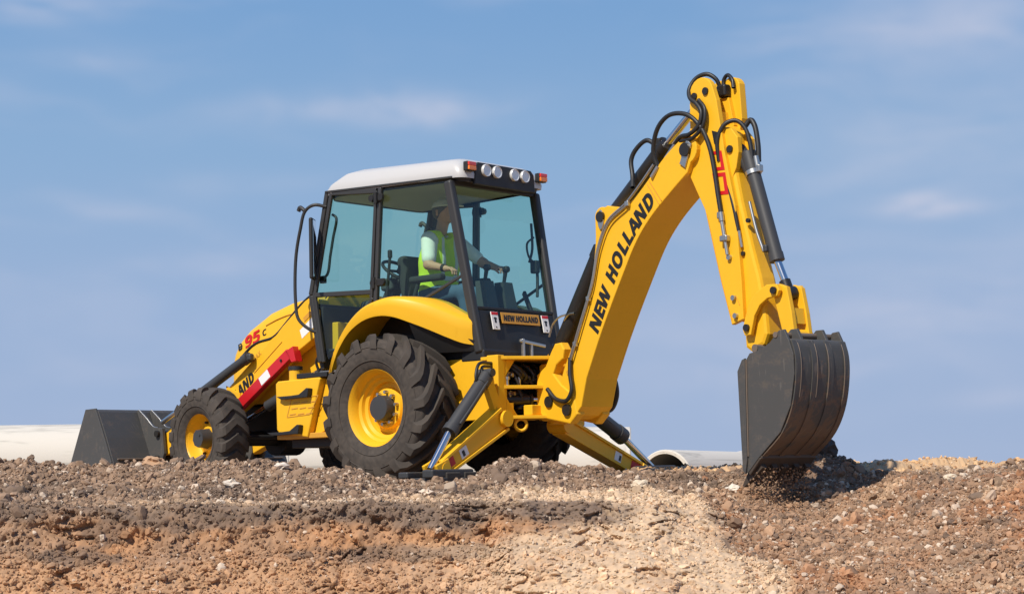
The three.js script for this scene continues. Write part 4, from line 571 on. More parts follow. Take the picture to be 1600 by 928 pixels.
// boom, dipper and digging bucket: built along their own plane, swung 10 degrees to the near side
const SWING = new THREE.Matrix4().makeTranslation(1.25, 0, 0).multiply(new THREE.Matrix4().makeRotationY(-Math.PI / 18));
const sw = (gs) => gs.flat(9).map(g => { g.applyMatrix4(SWING); return g; });
const bp = (name, gs, m, label) => part(name, sw(gs), m, label), bo = (name, gs, m, parent) => obj(name, sw(gs), m, parent);
const circle = (x, y, r, a0, a1, n = 10) => [...Array(n + 1).keys()].map(k => { const t = (a0 + (a1 - a0) * k / n) * Math.PI / 180; return [x + r * Math.cos(t), y + r * Math.sin(t)]; });
{
  // swing casting
  const cast = [[-0.06, 0.90], [-0.08, 0.60], [0.03, 0.52], [0.36, 0.46], [0.46, 0.54], [0.42, 0.70], [0.26, 0.80], [0.16, 0.90], [0.20, 0.97], [0.29, 1.02], [0.31, 1.10], [0.27, 1.16], [0.19, 1.155], [0.13, 1.08], [0.06, 0.97]];
  const post = bp('swing_post', [prism(cast, 0.10, 0.19, 0.012), prism(cast, -0.19, -0.10, 0.012), rod(V(0, 0.47, 0), V(0, 1.08, 0), 0.085), bx(-0.1, 0.1, 0.5, 0.62, -0.14, 0.14, 0.03), bx(-0.12, 0.1, 0.90, 1.00, -0.12, 0.12, 0.03)], M.yellow);
  bo('pivot_pin', [disc(0.34, 0.58, -0.215, 0.215, 0.05), prism(circle(0.10, 0.66, 0.05, 0, 360, 20), 0.19, 0.21, 0.004)], M.hydro, post);
  // boom: side outline and full width box
  const top = smooth([[0.20, 0.72], [0.29, 0.93], [0.495, 1.274], [0.665, 1.643], [0.735, 1.92], [0.745, 2.02]], 5), boss1 = circle(0.826, 2.175, 0.085, 195, 62, 9), top2 = smooth([[0.90, 2.262], [1.00, 2.235], [1.12, 2.235], [1.22, 2.275], [1.376, 2.385], [1.611, 2.571], [1.76, 2.66]], 4), boss2 = circle(1.86, 2.585, 0.115, 118, -70, 12), bot = smooth([[1.86, 2.40], [1.671, 2.276], [1.424, 2.099], [1.248, 1.925], [1.032, 1.609], [0.776, 1.198], [0.575, 0.83]], 6), low = [[0.50, 0.60], [0.42, 0.53], [0.32, 0.50], [0.22, 0.56]];
  const out = [...top, ...boss1, ...top2, ...boss2, ...bot, ...low];
  const boom = bp('boom', [prism(out, -0.18, 0.18, 0.008)], M.yellow);
  const face = 0.181;
  bo('pin', [disc(0.826, 2.175, -0.2, 0.205, 0.045)], M.hydro, boom); bo('pin', [disc(1.86, 2.585, -0.205, 0.21, 0.055)], M.hydro, boom);
  bo('pin_retainer', [prism(circle(0.826, 2.175, 0.045, 0, 360, 16).map(([x, y]) => [0.826 + (x - 0.826) * 0.8, 2.15 + (y - 2.175) * 1.9]), face, face + 0.014, 0.004), prism([[1.79, 2.48], [1.85, 2.44], [1.93, 2.62], [1.88, 2.67]], face, face + 0.016, 0.004)], M.zinc, boom);
  bo('weld_seam', [bar(V(1.42, 2.40, face), V(1.56, 2.215, face), 0.004, 0.014, V(0, 0, 1), 0.001), bar(V(1.395, 2.375, face), V(1.53, 2.19, face), 0.004, 0.01, V(0, 0, 1), 0.001)], M.orange, boom);
  // lettering along the boom
  const path = new THREE.CatmullRomCurve3([V(0.735, 1.165, 0), V(0.86, 1.395, 0), V(1.00, 1.64, 0), V(1.16, 1.87, 0), V(1.34, 2.065, 0), V(1.52, 2.23, 0)]), L = path.getLength(); const gl = []; let s = 0.03;
  const str = 'NEW HOLLAND', size = 0.13, wide = 1.12;
  const adv = [...str].map(ch => { const gly = font.data.glyphs[ch]; return gly.ha / font.data.resolution * size * wide * (ch === ' ' ? 1.15 : 0.97); }), tot = adv.reduce((a, b) => a + b, 0), fit = (L - 0.06) / tot;
  [...str].forEach((ch, i) => { const w = adv[i] * fit; if (ch !== ' ') { const u = (s + w / 2) / L, p = path.getPointAt(clamp(u)), tg = path.getTangentAt(clamp(u)); const g = word(ch, size, 0.004, wide * fit, 0.18, 0.004); g.computeBoundingBox(); g.translate(-(g.boundingBox.max.x + g.boundingBox.min.x) / 2, 0, 0); g.rotateZ(Math.atan2(tg.y, tg.x)); g.translate(p.x - tg.y * 0.012, p.y + tg.x * 0.012, face - 0.001); gl.push(g); } s += w; });
  bo('lettering', [gl], M.letter, boom);
  // steel line and hoses on the near side
  bo('steel_line', [hose([[0.40, 1.02, 0.20], [0.52, 1.26, 0.20], [0.70, 1.62, 0.20], [0.80, 1.93, 0.20], [0.93, 2.13, 0.20], [1.15, 2.245, 0.20], [1.32, 2.37, 0.20], [1.5, 2.52, 0.2]], 0.011, 60), hose([[0.42, 1.0, 0.21], [0.54, 1.24, 0.21], [0.72, 1.61, 0.21], [0.82, 1.91, 0.21], [0.95, 2.11, 0.21], [1.17, 2.225, 0.21]], 0.008, 60)], M.zinc, boom);
  for (const [x, y] of [[0.47, 1.13], [0.655, 1.50], [1.17, 2.24]]) bo('line_clamp', [RB(V(x, y, 0.2), 0.045, 0.045, 0.03, 0.008)], M.zinc, boom);
  bo('hose', [hose([[0.40, 1.02, 0.20], [0.41, 0.88, 0.215], [0.43, 0.74, 0.22], [0.37, 0.66, 0.225], [0.22, 0.68, 0.22], [0.10, 0.77, 0.21]], 0.019)], M.hose, boom);
  bo('hose', [hose([[0.40, 0.94, -0.20], [0.42, 0.86, -0.27], [0.42, 0.70, -0.30], [0.36, 0.58, -0.27], [0.24, 0.62, -0.2]], 0.024)], M.hose, boom);
  bo('bolt_head', [disc(0.355, 0.90, face, face + 0.012, 0.02, 8)], M.orange, boom);
  // boom cylinder (behind the boom, cab side)
  const bc = bp('boom_cylinder', [rod(V(0.0, 1.04, 0), V(0.62, 1.915, 0), 0.082), rod(V(0.58, 1.86, 0), V(0.635, 1.935, 0), 0.09), rod(V(-0.01, 1.03, 0), V(0.06, 1.13, 0), 0.09)], M.hydro);
  bo('piston_rod', [rod(V(0.62, 1.915, 0), V(0.815, 2.17, 0), 0.038)], M.steel, bc); bo('steel_line', [hose([[0.20, 1.36, 0.08], [0.28, 1.40, 0.10], [0.42, 1.40, 0.15]], 0.01), hose([[0.15, 1.42, 0.0], [0.06, 1.40, 0.02], [-0.03, 1.34, 0.02], [-0.08, 1.24, 0.02]], 0.009)], M.zinc, bc);
  // dipper cylinder along the boom's back
  const dc = bp('dipper_cylinder', [rod(V(0.80, 2.22, 0), V(1.44, 2.70, 0), 0.068), rod(V(1.40, 2.67, 0), V(1.46, 2.715, 0), 0.078)], M.hydro);
  bo('piston_rod', [rod(V(1.46, 2.715, 0), V(1.90, 3.02, 0), 0.034)], M.steel, dc);
  bo('hose', [hose([[1.40, 2.70, 0.06], [1.30, 2.76, 0.08], [1.19, 2.70, 0.10], [1.14, 2.62, 0.11], [1.17, 2.48, 0.13], [1.22, 2.37, 0.18]], 0.02), hose([[1.38, 2.68, 0.05], [1.42, 2.74, 0.05], [1.42, 2.76, 0.05]], 0.026)], M.hose, dc);
  // dipper arm
  const dn = [...circle(2.0, 3.02, 0.13, 160, 20, 8), [2.165, 2.94], [2.236, 2.5], [2.326, 2.078], [2.364, 1.489], [2.372, 1.19], [2.245, 1.155], [2.144, 1.501], [1.998, 2.086], [1.80, 2.46], [1.77, 2.56], [1.79, 2.66], [1.862, 2.75], [1.868, 2.95]];
  const dip = bp('dipper_arm', [prism(dn, 0.085, 0.135, 0.006), prism(dn, -0.135, -0.085, 0.006), prism([[1.90, 2.9], [2.14, 2.86], [2.2, 2.5], [2.28, 2.08], [2.32, 1.49], [2.33, 1.22], [2.26, 1.18], [2.17, 1.5], [2.02, 2.09], [1.88, 2.5]], -0.09, 0.09, 0.003), prism([[2.02, 2.99], [2.15, 2.98], [2.20, 2.75], [2.17, 2.7], [2.1, 2.8]], -0.09, -0.02, 0.004)], M.yellow);
  bo('pin', [disc(1.93, 3.01, -0.15, 0.15, 0.028), disc(2.055, 3.03, -0.15, 0.15, 0.03)], M.hydro, dip);
  bo('pin', [disc(1.86, 2.585, -0.16, 0.16, 0.05)], M.hydro, dip);
  for (const q of [[[2.07, 2.54], [2.203, 2.53], [2.232, 2.374], [2.106, 2.382]], [[2.096, 2.363], [2.236, 2.353], [2.264, 2.177], [2.132, 2.185]]]) { const m = q.reduce((c, p) => [c[0] + p[0] / 4, c[1] + p[1] / 4], [0, 0]); bo('red_marking', [prism(q, 0.1335, 0.1385, 0, [q.map(p => [m[0] + (p[0] - m[0]) * 0.52, m[1] + (p[1] - m[1]) * 0.66])])], M.redLetter, dip); }
  bo('black_marking', [prism([[2.106, 2.704], [2.169, 2.683], [2.178, 2.585], [2.129, 2.593]], 0.1345, 0.138, 0)], M.letter, dip);
  bo('seam', [bar(V(2.02, 2.05, 0.1355), V(2.155, 1.50, 0.1355), 0.003, 0.008, V(0, 0, 1), 0.001), bar(V(2.155, 1.5, 0.1355), V(2.25, 1.19, 0.1355), 0.003, 0.008, V(0, 0, 1), 0.001), bar(V(2.30, 1.38, 0.1355), V(2.34, 1.30, 0.1355), 0.003, 0.01, V(0, 0, 1), 0.001)], M.orange, dip);
  for (const [x, y] of [[2.255, 1.68], [2.285, 1.36], [2.30, 1.22]]) bo('bolt', [disc(x, y, 0.13, 0.16, 0.022, 8)], M.zinc, dip);
  bo('fitting', [rod(V(2.20, 1.99, 0.16), V(2.225, 1.85, 0.16), 0.016), RB(V(2.228, 1.83, 0.16), 0.08, 0.05, 0.05, 0.012), rod(V(2.232, 1.81, 0.16), V(2.25, 1.70, 0.16), 0.014), rod(V(2.195, 2.04, 0.16), V(2.205, 1.97, 0.16), 0.022), RB(V(2.165, 2.02, 0.15), 0.035, 0.06, 0.03)], M.zinc, dip);
  bo('hose', [hose([[1.52, 2.48, 0.17], [1.50, 2.62, 0.2], [1.58, 2.80, 0.22], [1.72, 2.885, 0.22], [1.90, 2.86, 0.2], [2.03, 2.74, 0.18], [2.10, 2.58, 0.165], [2.14, 2.40, 0.16], [2.17, 2.2, 0.16], [2.2, 2.02, 0.16]], 0.019, 80)], M.hose, dip);
  bo('hose', [hose([[1.70, 2.66, 0.15], [1.80, 2.70, 0.18], [1.92, 2.70, 0.2], [2.02, 2.76, 0.19], [2.04, 2.86, 0.18], [1.98, 2.94, 0.17], [1.90, 3.0, 0.16], [1.86, 3.09, 0.12], [1.90, 3.17, 0.08], [1.99, 3.19, 0.05], [2.06, 3.14, 0.02], [2.08, 3.06, -0.01]], 0.018, 80), hose([[1.68, 2.62, 0.13], [1.80, 2.665, 0.17], [1.94, 2.665, 0.19], [2.055, 2.75, 0.18], [2.07, 2.88, 0.17], [1.99, 2.97, 0.155]], 0.016, 60)], M.hose, dip);
  bo('hose', [hose([[2.08, 3.05, -0.04], [2.08, 3.14, -0.05], [2.12, 3.17, -0.05], [2.18, 3.12, -0.04], [2.20, 3.05, -0.03]], 0.016), RB(V(2.10, 3.04, -0.02), 0.10, 0.10, 0.08, 0.02)], M.hydro, dip);
  bo('fitting', [rod(V(1.46, 2.42, 0.19), V(1.53, 2.50, 0.18), 0.018), rod(V(1.60, 2.56, 0.16), V(1.72, 2.67, 0.15), 0.016), rod(V(1.55, 2.52, 0.12), V(1.68, 2.64, 0.12), 0.016)], M.zinc, dip);
  // extension arm sliding outside the dipper
  const ex = bp('extension_arm', [prism([[2.20, 2.74], [2.28, 2.66], [2.30, 2.40], [2.36, 2.1], [2.45, 1.75], [2.52, 1.50], [2.56, 1.30], [2.58, 1.06], [2.54, 0.98], [2.40, 0.93], [2.34, 0.97], [2.33, 1.2], [2.31, 1.6], [2.24, 2.1], [2.18, 2.5], [2.14, 2.7]], -0.095, 0.095, 0.03)], M.yellow);
  bo('cylinder_ear', [prism([[2.17, 2.64], [2.22, 2.70], [2.28, 2.70], [2.345, 2.62], [2.35, 2.50], [2.32, 2.38], [2.24, 2.24], [2.20, 2.40]], 0.05, 0.10, 0.006), prism([[2.17, 2.64], [2.22, 2.70], [2.28, 2.70], [2.345, 2.62], [2.35, 2.50], [2.32, 2.38], [2.24, 2.24], [2.20, 2.40]], -0.10, -0.05, 0.006), prism(circle(2.14, 3.05, 0.1, 150, 20, 8).concat([[2.25, 2.8], [2.22, 2.70], [2.12, 2.70]]), -0.13, -0.06, 0.006)], M.yellow, ex);
  bo('pin', [disc(2.265, 2.535, -0.115, 0.115, 0.03)], M.hydro, ex);
  for (const [x, y] of [[2.385, 1.70], [2.45, 1.95]]) bo('bolt', [disc(x - 0.02, y, 0.09, 0.115, 0.018, 8)], M.hydro, ex);
  bo('hose', [hose([[2.17, 2.45, 0.13], [2.17, 2.62, 0.14], [2.23, 2.74, 0.11], [2.30, 2.76, 0.06], [2.36, 2.70, 0.03], [2.40, 2.58, 0.02], [2.42, 2.44, 0.02]], 0.018, 60), hose([[2.32, 2.72, -0.02], [2.36, 2.765, -0.04], [2.40, 2.72, -0.04], [2.44, 2.56, -0.03], [2.45, 2.42, -0.02]], 0.022), hose([[2.25, 2.25, 0.12], [2.31, 2.05, 0.125], [2.34, 1.88, 0.12]], 0.016)], M.hose, ex);
  bo('fitting', [rod(V(2.44, 2.46, 0.0), V(2.46, 2.36, 0.0), 0.024), RB(V(2.47, 2.36, 0.0), 0.05, 0.06, 0.05, 0.01), rod(V(2.345, 1.88, 0.12), V(2.36, 1.75, 0.11), 0.012)], M.zinc, ex);
  // bucket cylinder
  const kc = bp('bucket_cylinder', [rod(V(2.265, 2.545, 0), V(2.405, 2.33, 0), 0.055, 0.06), rod(V(2.36, 2.50, 0), V(2.41, 2.33, 0), 0.062), rod(V(2.40, 2.36, 0), V(2.62, 1.63, 0), 0.055), rod(V(2.605, 1.68, 0), V(2.622, 1.62, 0), 0.06), RB(V(2.56, 1.72, 0.06), 0.05, 0.06, 0.04)], M.grey);
  bo('piston_rod', [rod(V(2.62, 1.63, 0), V(2.72, 1.40, 0), 0.03)], M.steel, kc); bo('rod_end', [rod(V(2.69, 1.46, 0), V(2.725, 1.37, 0), 0.045), disc(2.725, 1.365, -0.05, 0.05, 0.055)], M.hydro, kc);
  bo('steel_line', [hose([[2.42, 2.10, 0.07], [2.49, 1.86, 0.075], [2.55, 1.70, 0.07]], 0.012)], M.zinc, kc); bo('gland_ring', [rod(V(2.402, 2.35, 0), V(2.412, 2.318, 0), 0.064)], M.zinc, kc);
  // guide links and push link
  const lk = [[2.39, 1.06], [2.455, 1.06], [2.475, 1.12], [2.50, 1.20], [2.56, 1.28], [2.64, 1.325], [2.74, 1.335], [2.765, 1.375], [2.74, 1.425], [2.64, 1.43], [2.52, 1.38], [2.44, 1.29], [2.40, 1.19], [2.37, 1.11]];
  for (const s of [1, -1]) { const g = [prism(lk, 0.115, 0.15, 0.006)]; const o = bp('guide_link', s > 0 ? g : g.map(mirrorZ), M.yellow); bo('pin', [disc(2.422, 1.117, s * 0.13 - 0.04, s * 0.13 + 0.04, 0.028), disc(2.715, 1.378, s * 0.13 - 0.04, s * 0.13 + 0.04, 0.028)], M.hydro, o); }
  const pl = [[2.66, 1.37], [2.72, 1.43], [2.80, 1.40], [2.84, 1.2], [2.86, 1.04], [2.82, 0.98], [2.76, 0.99], [2.73, 1.1], [2.69, 1.25]];
  bp('push_link', [prism(pl, 0.06, 0.105, 0.006), prism(pl, -0.105, -0.06, 0.006), prism([[2.74, 1.24], [2.82, 1.24], [2.835, 1.12], [2.77, 1.12]], -0.06, 0.06, 0.004), disc(2.81, 1.03, -0.11, 0.11, 0.05)], M.yellow);
  // digging bucket
  const shell = smooth([[2.88, 1.00], [3.0, 0.975], [3.03, 0.87], [3.03, 0.72], [2.98, 0.49], [2.87, 0.30], [2.64, 0.115], [2.51, 0.0]], 6);
  const inn = smooth([[2.53, -0.012 + 0.04], [2.65, 0.15], [2.855, 0.325], [2.955, 0.50], [3.005, 0.72], [3.003, 0.86], [2.98, 0.945], [2.88, 0.972]], 6);
  const byPlace = (gs) => gs.map(g0 => { const g = clean(g0), P = g.attributes.position, uv = g.attributes.uv; for (let i = 0; i < P.count; i++) uv.setXY(i, P.getZ(i) * 0.8 + P.getX(i) * 0.6, P.getY(i) * 0.9); return g; });
  const B = 0.29, bk = bp('digging_bucket', byPlace([prism([...shell, ...inn], -B, B, 0.003)]), M.dig);
  const sp = [[2.585, 0.905], [2.49, 0.79], [2.505, 0.022], [2.52, 0.004], [2.64, 0.117], [2.868, 0.302], [2.978, 0.492], [3.027, 0.722], [3.025, 0.87], [2.99, 0.97], [2.945, 1.06], [2.89, 1.055], [2.80, 0.975], [2.70, 0.925]];
  for (const s of [1, -1]) { const g = [prism(sp, B - 0.004, B + 0.02, 0.004)]; bo('side_plate', byPlace(s > 0 ? g : g.map(mirrorZ)), M.bucket, bk); const k = [prism([[2.52, 0.86], [2.47, 0.775], [2.49, 0.03], [2.515, 0.0], [2.535, 0.10], [2.55, 0.80], [2.55, 0.87]], B + 0.018, B + 0.038, 0.004)]; bo('side_cutter', byPlace(s > 0 ? k : k.map(mirrorZ)), M.bucket, bk); const w = [bar(V(2.555, 0.86, B + 0.024), V(2.54, 0.13, B + 0.024), 0.01, 0.012, V(0, 0, 1), 0.004)]; bo('weld_bead', s > 0 ? w : w.map(mirrorZ), M.scrape, bk); }
  for (const s of [1, -1]) bo('hinge_ear', [prism([[2.50, 0.98], [2.48, 0.93], [2.60, 0.85], [2.9, 0.90], [2.98, 0.97], [2.93, 1.07], [2.87, 1.07], [2.78, 0.99], [2.66, 0.95]], s * 0.14 - 0.015, s * 0.14 + 0.015, 0.004)], M.bucket, bk);
  bo('pin', [disc(2.86, 1.025, -0.30, 0.316, 0.022), disc(2.50, 0.955, -0.16, 0.16, 0.03)], M.scrape, bk);
  // wear strips over the shell, worn edges
  const cv = new THREE.CatmullRomCurve3([[3.0, 0.975], [3.03, 0.87], [3.03, 0.72], [2.98, 0.49], [2.87, 0.30], [2.64, 0.115]].map(p => V(p[0], p[1], 0)));
  for (const z of [-0.27, -0.09, 0.09, 0.27]) { const rows = []; for (let i = 0; i <= 24; i++) { const p = cv.getPoint(i / 24), t = cv.getTangent(i / 24), n = V(-t.y, t.x, 0); const q = p.clone().addScaledVector(n, 0.008); rows.push([V(q.x, q.y, z - 0.028), V(q.x, q.y, z + 0.028)]); } bo('wear_strip', byPlace([plate(rows, V(-0.010, 0.004, 0))]), M.dig, bk); }
  for (const z of [-0.27, -0.09, 0.09, 0.27]) { const pts = []; for (let i = 0; i <= 12; i++) { const u = 0.04 + i / 12 * 0.5, p = cv.getPoint(u), t = cv.getTangent(u); pts.push([p.x - t.y * 0.008, p.y + t.x * 0.008, z + (z > 0 ? -1 : 1) * 0.027 * Math.sign(z) * (z > 0 ? 1 : -1)]); } bo('worn_edge', [hose(pts, 0.0032, 30)], M.scrape, bk); }
  bo('lip', [bar(V(2.66, 0.125, B + 0.015), V(2.66, 0.125, -B - 0.015), 0.02, 0.03), bar(V(2.59, 0.06, B + 0.015), V(2.59, 0.06, -B - 0.015), 0.17, 0.028, V(0.72, -0.7, 0))], M.worn, bk);
  for (let k = 0; k < 5; k++) { const z = 0.245 - k * 0.1225, w = 0.028; const g = ringLoft([[V(2.60, 0.10, z - w), V(2.64, 0.045, z - w), V(2.64, 0.045, z + w), V(2.60, 0.10, z + w)], [V(2.505, 0.035, z - w), V(2.545, -0.03, z - w), V(2.545, -0.03, z + w), V(2.505, 0.035, z + w)], [V(2.425, -0.085, z - w * 0.75), V(2.435, -0.098, z - w * 0.75), V(2.435, -0.098, z + w * 0.75), V(2.425, -0.085, z + w * 0.75)]], true, true, 0.4); bo('tooth', [g], M.worn, bk); }
}
// soil dropping off the bucket teeth
{
  const n = 3200, o = new THREE.InstancedMesh(rockGeo(5.5), clodMat, n); o.name = 'falling_soil'; const m = new THREE.Matrix4(), q = new THREE.Quaternion(), e = new THREE.Euler(), c = new THREE.Color(), p = V(0, 0, 0);
  for (let i = 0; i < n; i++) { const h = rnd(), z = rr(-0.27, 0.27); p.set(2.56 + rr(-0.1, 0.12) + h * rr(-0.16, 0.12), 0.05 - h * 0.38, z + h * rr(-0.06, 0.16)).applyMatrix4(SWING).applyQuaternion(TILT).add(loader.position); const [a, t] = toBank(p.x, p.z); if (p.y < groundAt(a, t)) p.y = groundAt(a, t) + rr(0, 0.03); const r = lerp(0.0015, 0.010, rnd() ** 3.5); e.set(rr(0, 6), rr(0, 6), rr(0, 6)); m.compose(p, q.setFromEuler(e), V(r, r, r)); o.setMatrixAt(i, m); const b = mix3(C_.loose, C_.ochre, rnd() * 0.6); c.setRGB(...b); o.setColorAt(i, c); }
  o.castShadow = o.receiveShadow = true; tag(o, 'loose soil trickling from the digging bucket teeth', 'soil', null, 'stuff'); scene.add(o);
}
// ------------------------------------------------------------------ the operator, seated facing the digging arm
{
  const person = grp('person', scene); seatOn(person);
  tag(person, 'operator in lime high visibility vest and jeans seated in the cab', 'person');
  const cap = (p, a, b, ra, rb) => { const ab = [b[0] - a[0], b[1] - a[1], b[2] - a[2]], ap = [p[0] - a[0], p[1] - a[1], p[2] - a[2]]; const l = ab[0] ** 2 + ab[1] ** 2 + ab[2] ** 2 || 1e-9; const h = clamp((ap[0] * ab[0] + ap[1] * ab[1] + ap[2] * ab[2]) / l); return Math.hypot(ap[0] - ab[0] * h, ap[1] - ab[1] * h, ap[2] - ab[2] * h) - lerp(ra, rb, h); };
  const smin = (a, b, k) => { const h = clamp(0.5 + 0.5 * (b - a) / k); return lerp(b, a, h) - k * h * (1 - h); };
  const J = { neck: [-0.10, 2.31, 0.0], chest: [-0.11, 2.14, 0], waist: [-0.15, 1.86, 0], hip: [-0.17, 1.73, 0], head: [-0.055, 2.475, 0.0], chin: [-0.01, 2.40, 0] };
  const R = { sh: [-0.09, 2.22, 0.185], el: [-0.02, 1.97, 0.27], wr: [0.20, 1.915, 0.27] }, Lf = { sh: [-0.06, 2.21, -0.185], el: [0.20, 2.0, -0.24], wr: [0.44, 1.925, -0.16] };
  const leg = (s) => ({ hip: [-0.14, 1.70, 0.10 * s], kn: [0.32, 1.70, 0.17 * s], an: [0.40, 1.24, 0.18 * s], toe: [0.54, 1.17, 0.19 * s] });
  function mesh(sdf, lo, hi, cell) {
    const size = Math.max(hi[0] - lo[0], hi[1] - lo[1], hi[2] - lo[2]), res = Math.ceil(size / cell) + 4, mc = new MarchingCubes(res, M.skin, false, false, 160000); mc.isolation = 0; const half = res / 2, c = [(lo[0] + hi[0]) / 2, (lo[1] + hi[1]) / 2, (lo[2] + hi[2]) / 2], S = half * cell;
    for (let z = 0; z < res; z++) for (let y = 0; y < res; y++) for (let x = 0; x < res; x++) mc.field[x + y * res + z * res * res] = -sdf([c[0] + (x - half) * cell, c[1] + (y - half) * cell, c[2] + (z - half) * cell]);
    mc.update(); const P = new Float32Array(mc.positionArray.slice(0, mc.count * 3)), g = new THREE.BufferGeometry(); for (let i = 0; i < P.length; i += 3) for (let k = 0; k < 3; k++) P[i + k] = c[k] + P[i + k] * S; g.setAttribute('position', new THREE.BufferAttribute(P, 3)); const h = mergeVertices(g, 1e-5); h.computeVertexNormals(); return h;
  }
  const torso = (p, o) => { let d = 1e9; for (const s of [-1, 1]) { d = smin(d, cap(p, [-0.10, 2.20, 0.11 * s], [-0.13, 2.02, 0.085 * s], 0.085 + o, 0.105 + o), 0.06); d = smin(d, cap(p, [-0.13, 2.02, 0.085 * s], [-0.16, 1.76, 0.08 * s], 0.105 + o, 0.115 + o), 0.06); } return d; };
  const arm = (p, A, o) => smin(cap(p, A.sh, A.el, 0.055 + o, 0.043 + o), cap(p, A.el, A.wr, 0.042 + o, 0.028 + o), 0.03);
  const legs = (p, o) => { let d = 1e9; for (const s of [-1, 1]) { const l = leg(s); d = smin(d, smin(cap(p, l.hip, l.kn, 0.09 + o, 0.062 + o), cap(p, l.kn, l.an, 0.06 + o, 0.042 + o), 0.04), 0.05); } return d; };
  const bodyField = (p) => { let d = torso(p, -0.012); d = smin(d, cap(p, J.neck, J.head, 0.055, 0.05), 0.04); d = smin(d, arm(p, R, 0), 0.05); d = smin(d, arm(p, Lf, 0), 0.05); d = smin(d, legs(p, -0.012), 0.06); for (const s of [-1, 1]) { const l = leg(s); d = smin(d, cap(p, l.an, l.toe, 0.04, 0.03), 0.03); } return d; };
  const headField = (p) => { let d = smin(Math.hypot((p[0] + 0.065) / 1.1, (p[1] - 2.50), p[2] / 0.84) - 0.098, cap(p, [-0.03, 2.45, 0], [0.0, 2.41, 0], 0.062, 0.036), 0.05); d = smin(d, cap(p, [0.045, 2.475, 0], [0.064, 2.448, 0], 0.008, 0.014), 0.018); for (const s of [-1, 1]) { d = smin(d, cap(p, [-0.07, 2.49, 0.085 * s], [-0.075, 2.455, 0.082 * s], 0.014, 0.011), 0.008); d = Math.max(d, 0.014 - Math.hypot(p[0] - 0.045, p[1] - 2.492, p[2] - 0.032 * s)); } d = smin(d, cap(p, [0.035, 2.422, -0.02], [0.035, 2.422, 0.02], 0.008, 0.008), 0.008); return smin(d, cap(p, J.neck, [-0.06, 2.42, 0], 0.055, 0.052), 0.03); };
  const handField = (A, dir, curl, side) => { const w = A.wr, f = V(...dir).normalize(), s = new THREE.Vector3().crossVectors(f, V(0, 1, 0)).normalize(), u = new THREE.Vector3().crossVectors(s, f); const at = (a, b, c) => [w[0] + f.x * a + s.x * b + u.x * c, w[1] + f.y * a + s.y * b + u.y * c, w[2] + f.z * a + s.z * b + u.z * c]; const caps = [[at(0, 0, 0), at(0.05, -0.02, 0), 0.024, 0.018], [at(0, 0, 0), at(0.05, 0.02, 0), 0.024, 0.018], [at(0.02, 0.02 * side, 0), at(0.05, 0.05 * side, -0.02), 0.014, 0.011], [at(0.05, 0.05 * side, -0.02), at(0.08, 0.04 * side, -0.045), 0.011, 0.009]]; [-0.03, -0.01, 0.01, 0.03].forEach((b, i) => { const L = [0.03, 0.037, 0.035, 0.027][i]; caps.push([at(0.065, b, 0), at(0.065 + L, b, -curl * 0.5), 0.0095, 0.009]); caps.push([at(0.065 + L, b, -curl * 0.5), at(0.065 + L * 1.3, b, -curl * 1.5), 0.009, 0.0078]); }); return (p) => { let d = 1e9; for (const c of caps) d = smin(d, cap(p, ...c), 0.006); return d; }; };
  const box = (c, r) => [[c[0] - r, c[1] - r, c[2] - r], [c[0] + r, c[1] + r, c[2] + r]];
  obj('body', [mesh(bodyField, [-0.36, 1.1, -0.36], [0.64, 2.5, 0.36], 0.013), mesh(headField, ...box([-0.05, 2.46, 0], 0.17), 0.005), mesh(handField(R, [1, -0.15, -0.1], 0.03, -1), ...box([0.26, 1.90, 0.26], 0.12), 0.0045), mesh(handField(Lf, [1, -0.1, 0.25], 0.03, 1), ...box([0.50, 1.92, -0.145], 0.12), 0.0045)], M.skin, person);
  obj('shirt', [mesh((p) => { let d = torso(p, 0.004); d = smin(d, cap(p, R.sh, [-0.03, 2.03, 0.25], 0.072, 0.066), 0.05); d = smin(d, cap(p, Lf.sh, [0.14, 2.05, -0.225], 0.072, 0.058), 0.05); return Math.max(d, p[1] - 2.31); }, [-0.34, 1.6, -0.34], [0.2, 2.36, 0.34], 0.012)], M.shirt, person);
  const vf = (p) => { let d = torso(p, 0.02); d = smin(d, cap(p, [-0.09, 2.25, -0.14], [-0.09, 2.25, 0.14], 0.055, 0.055), 0.05); for (const A of [R, Lf]) { const hole = cap(p, [A.sh[0], A.sh[1] - 0.02, A.sh[2] * 0.9], [A.sh[0] + 0.01, A.sh[1] - 0.05, A.sh[2] * 2], 0.085, 0.085); d = Math.max(d, -hole); } return Math.max(d, p[1] - 2.30, 1.72 - p[1], -(cap(p, J.neck, [0.1, 2.30, 0], 0.07, 0.09))); };
  const vest = obj('vest', [mesh(vf, [-0.34, 1.66, -0.3], [0.14, 2.34, 0.3], 0.011)], M.vest, person);
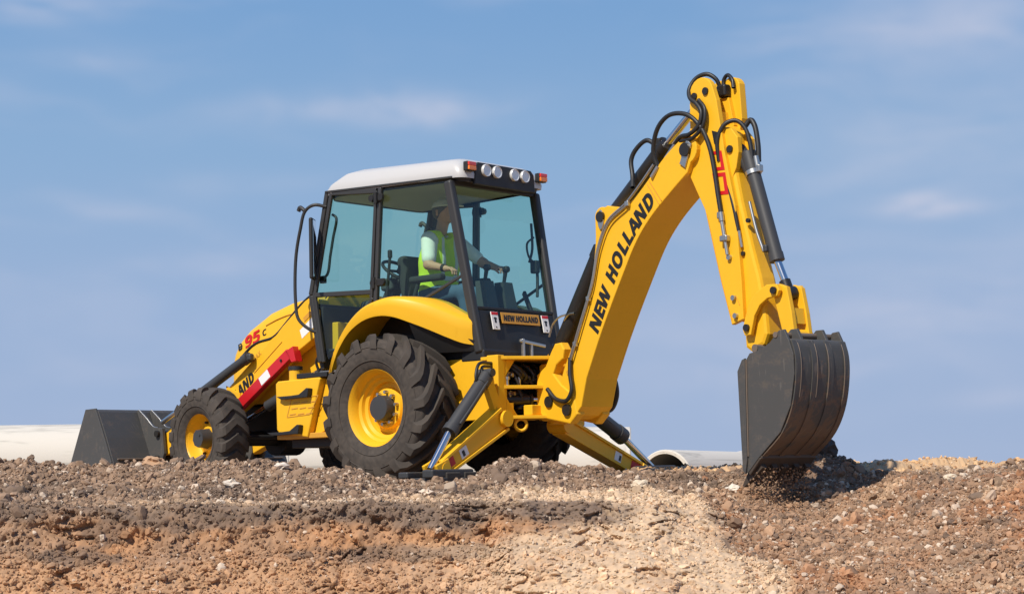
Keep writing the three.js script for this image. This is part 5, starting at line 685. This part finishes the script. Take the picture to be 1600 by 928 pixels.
  obj('reflective_tape', [mesh((p) => { const d = torso(p, 0.024); let band = Math.abs(p[1] - 1.86) - 0.024; for (const s of [-1, 1]) band = Math.min(band, Math.max(Math.abs(p[2] - 0.085 * s) - 0.024, 1.86 - p[1])); for (const A of [R, Lf]) band = Math.max(band, -cap(p, [A.sh[0], A.sh[1] - 0.02, A.sh[2] * 0.9], [A.sh[0], A.sh[1] - 0.05, A.sh[2] * 2], 0.085, 0.085)); return Math.max(d, band, p[1] - 2.24); }, [-0.34, 1.74, -0.3], [0.14, 2.3, 0.3], 0.009)], M.tape, vest);
  obj('jeans', [mesh((p) => Math.max(smin(legs(p, 0.006), smin(cap(p, [-0.16, 1.73, -0.09], [-0.16, 1.73, 0.09], 0.125, 0.125), 1e9, 0.01), 0.05), p[1] - 1.80), [-0.32, 1.18, -0.32], [0.52, 1.86, 0.32], 0.013)], M.jeans, person);
  for (const s of [-1, 1]) obj('boot', [mesh((p) => { const l = leg(s); return smin(cap(p, [l.an[0], 1.28, l.an[2]], [l.an[0], 1.16, l.an[2]], 0.058, 0.052), cap(p, [l.an[0], 1.145, l.an[2]], [l.toe[0], 1.135, l.toe[2]], 0.048, 0.042), 0.03); }, [0.30, 1.08, 0.18 * s - 0.12], [0.62, 1.36, 0.18 * s + 0.12], 0.01)], M.boot, person);
  obj('hair', [mesh((p) => Math.max(Math.hypot((p[0] + 0.072) / 1.1, (p[1] - 2.50), p[2] / 0.86) - 0.105, p[0] - 0.0 - (p[1] - 2.48) * 0.5, 2.42 - p[1]), ...box([-0.06, 2.5, 0], 0.15), 0.006)], M.hair, person);
  obj('cap', [mesh((p) => { const dome = Math.max(Math.hypot((p[0] + 0.065) / 1.12, (p[1] - 2.505), p[2] / 0.88) - 0.113, 2.525 - p[1]); const peak = Math.max(cap([p[0], (p[1] - 2.535) * 2.4 + 2.535, p[2]], [0.0, 2.535, 0], [0.10, 2.525, 0], 0.08, 0.055), 0); return Math.min(dome, Math.hypot(Math.max(cap([p[0], 2.535, p[2]], [0.0, 2.535, 0], [0.10, 2.535, 0], 0.085, 0.06), 0), Math.abs(p[1] - 2.532 + 0.12 * (p[0] - 0.05))) - 0.006); }, ...box([-0.02, 2.54, 0], 0.22), 0.006)], M.capcloth, person);
  obj('wristwatch', [rod(V(0.155, 1.926, 0.27), V(0.185, 1.919, 0.27), 0.036, 0.035, 20)], M.letter, person);
}
renderer.render(scene, camera);
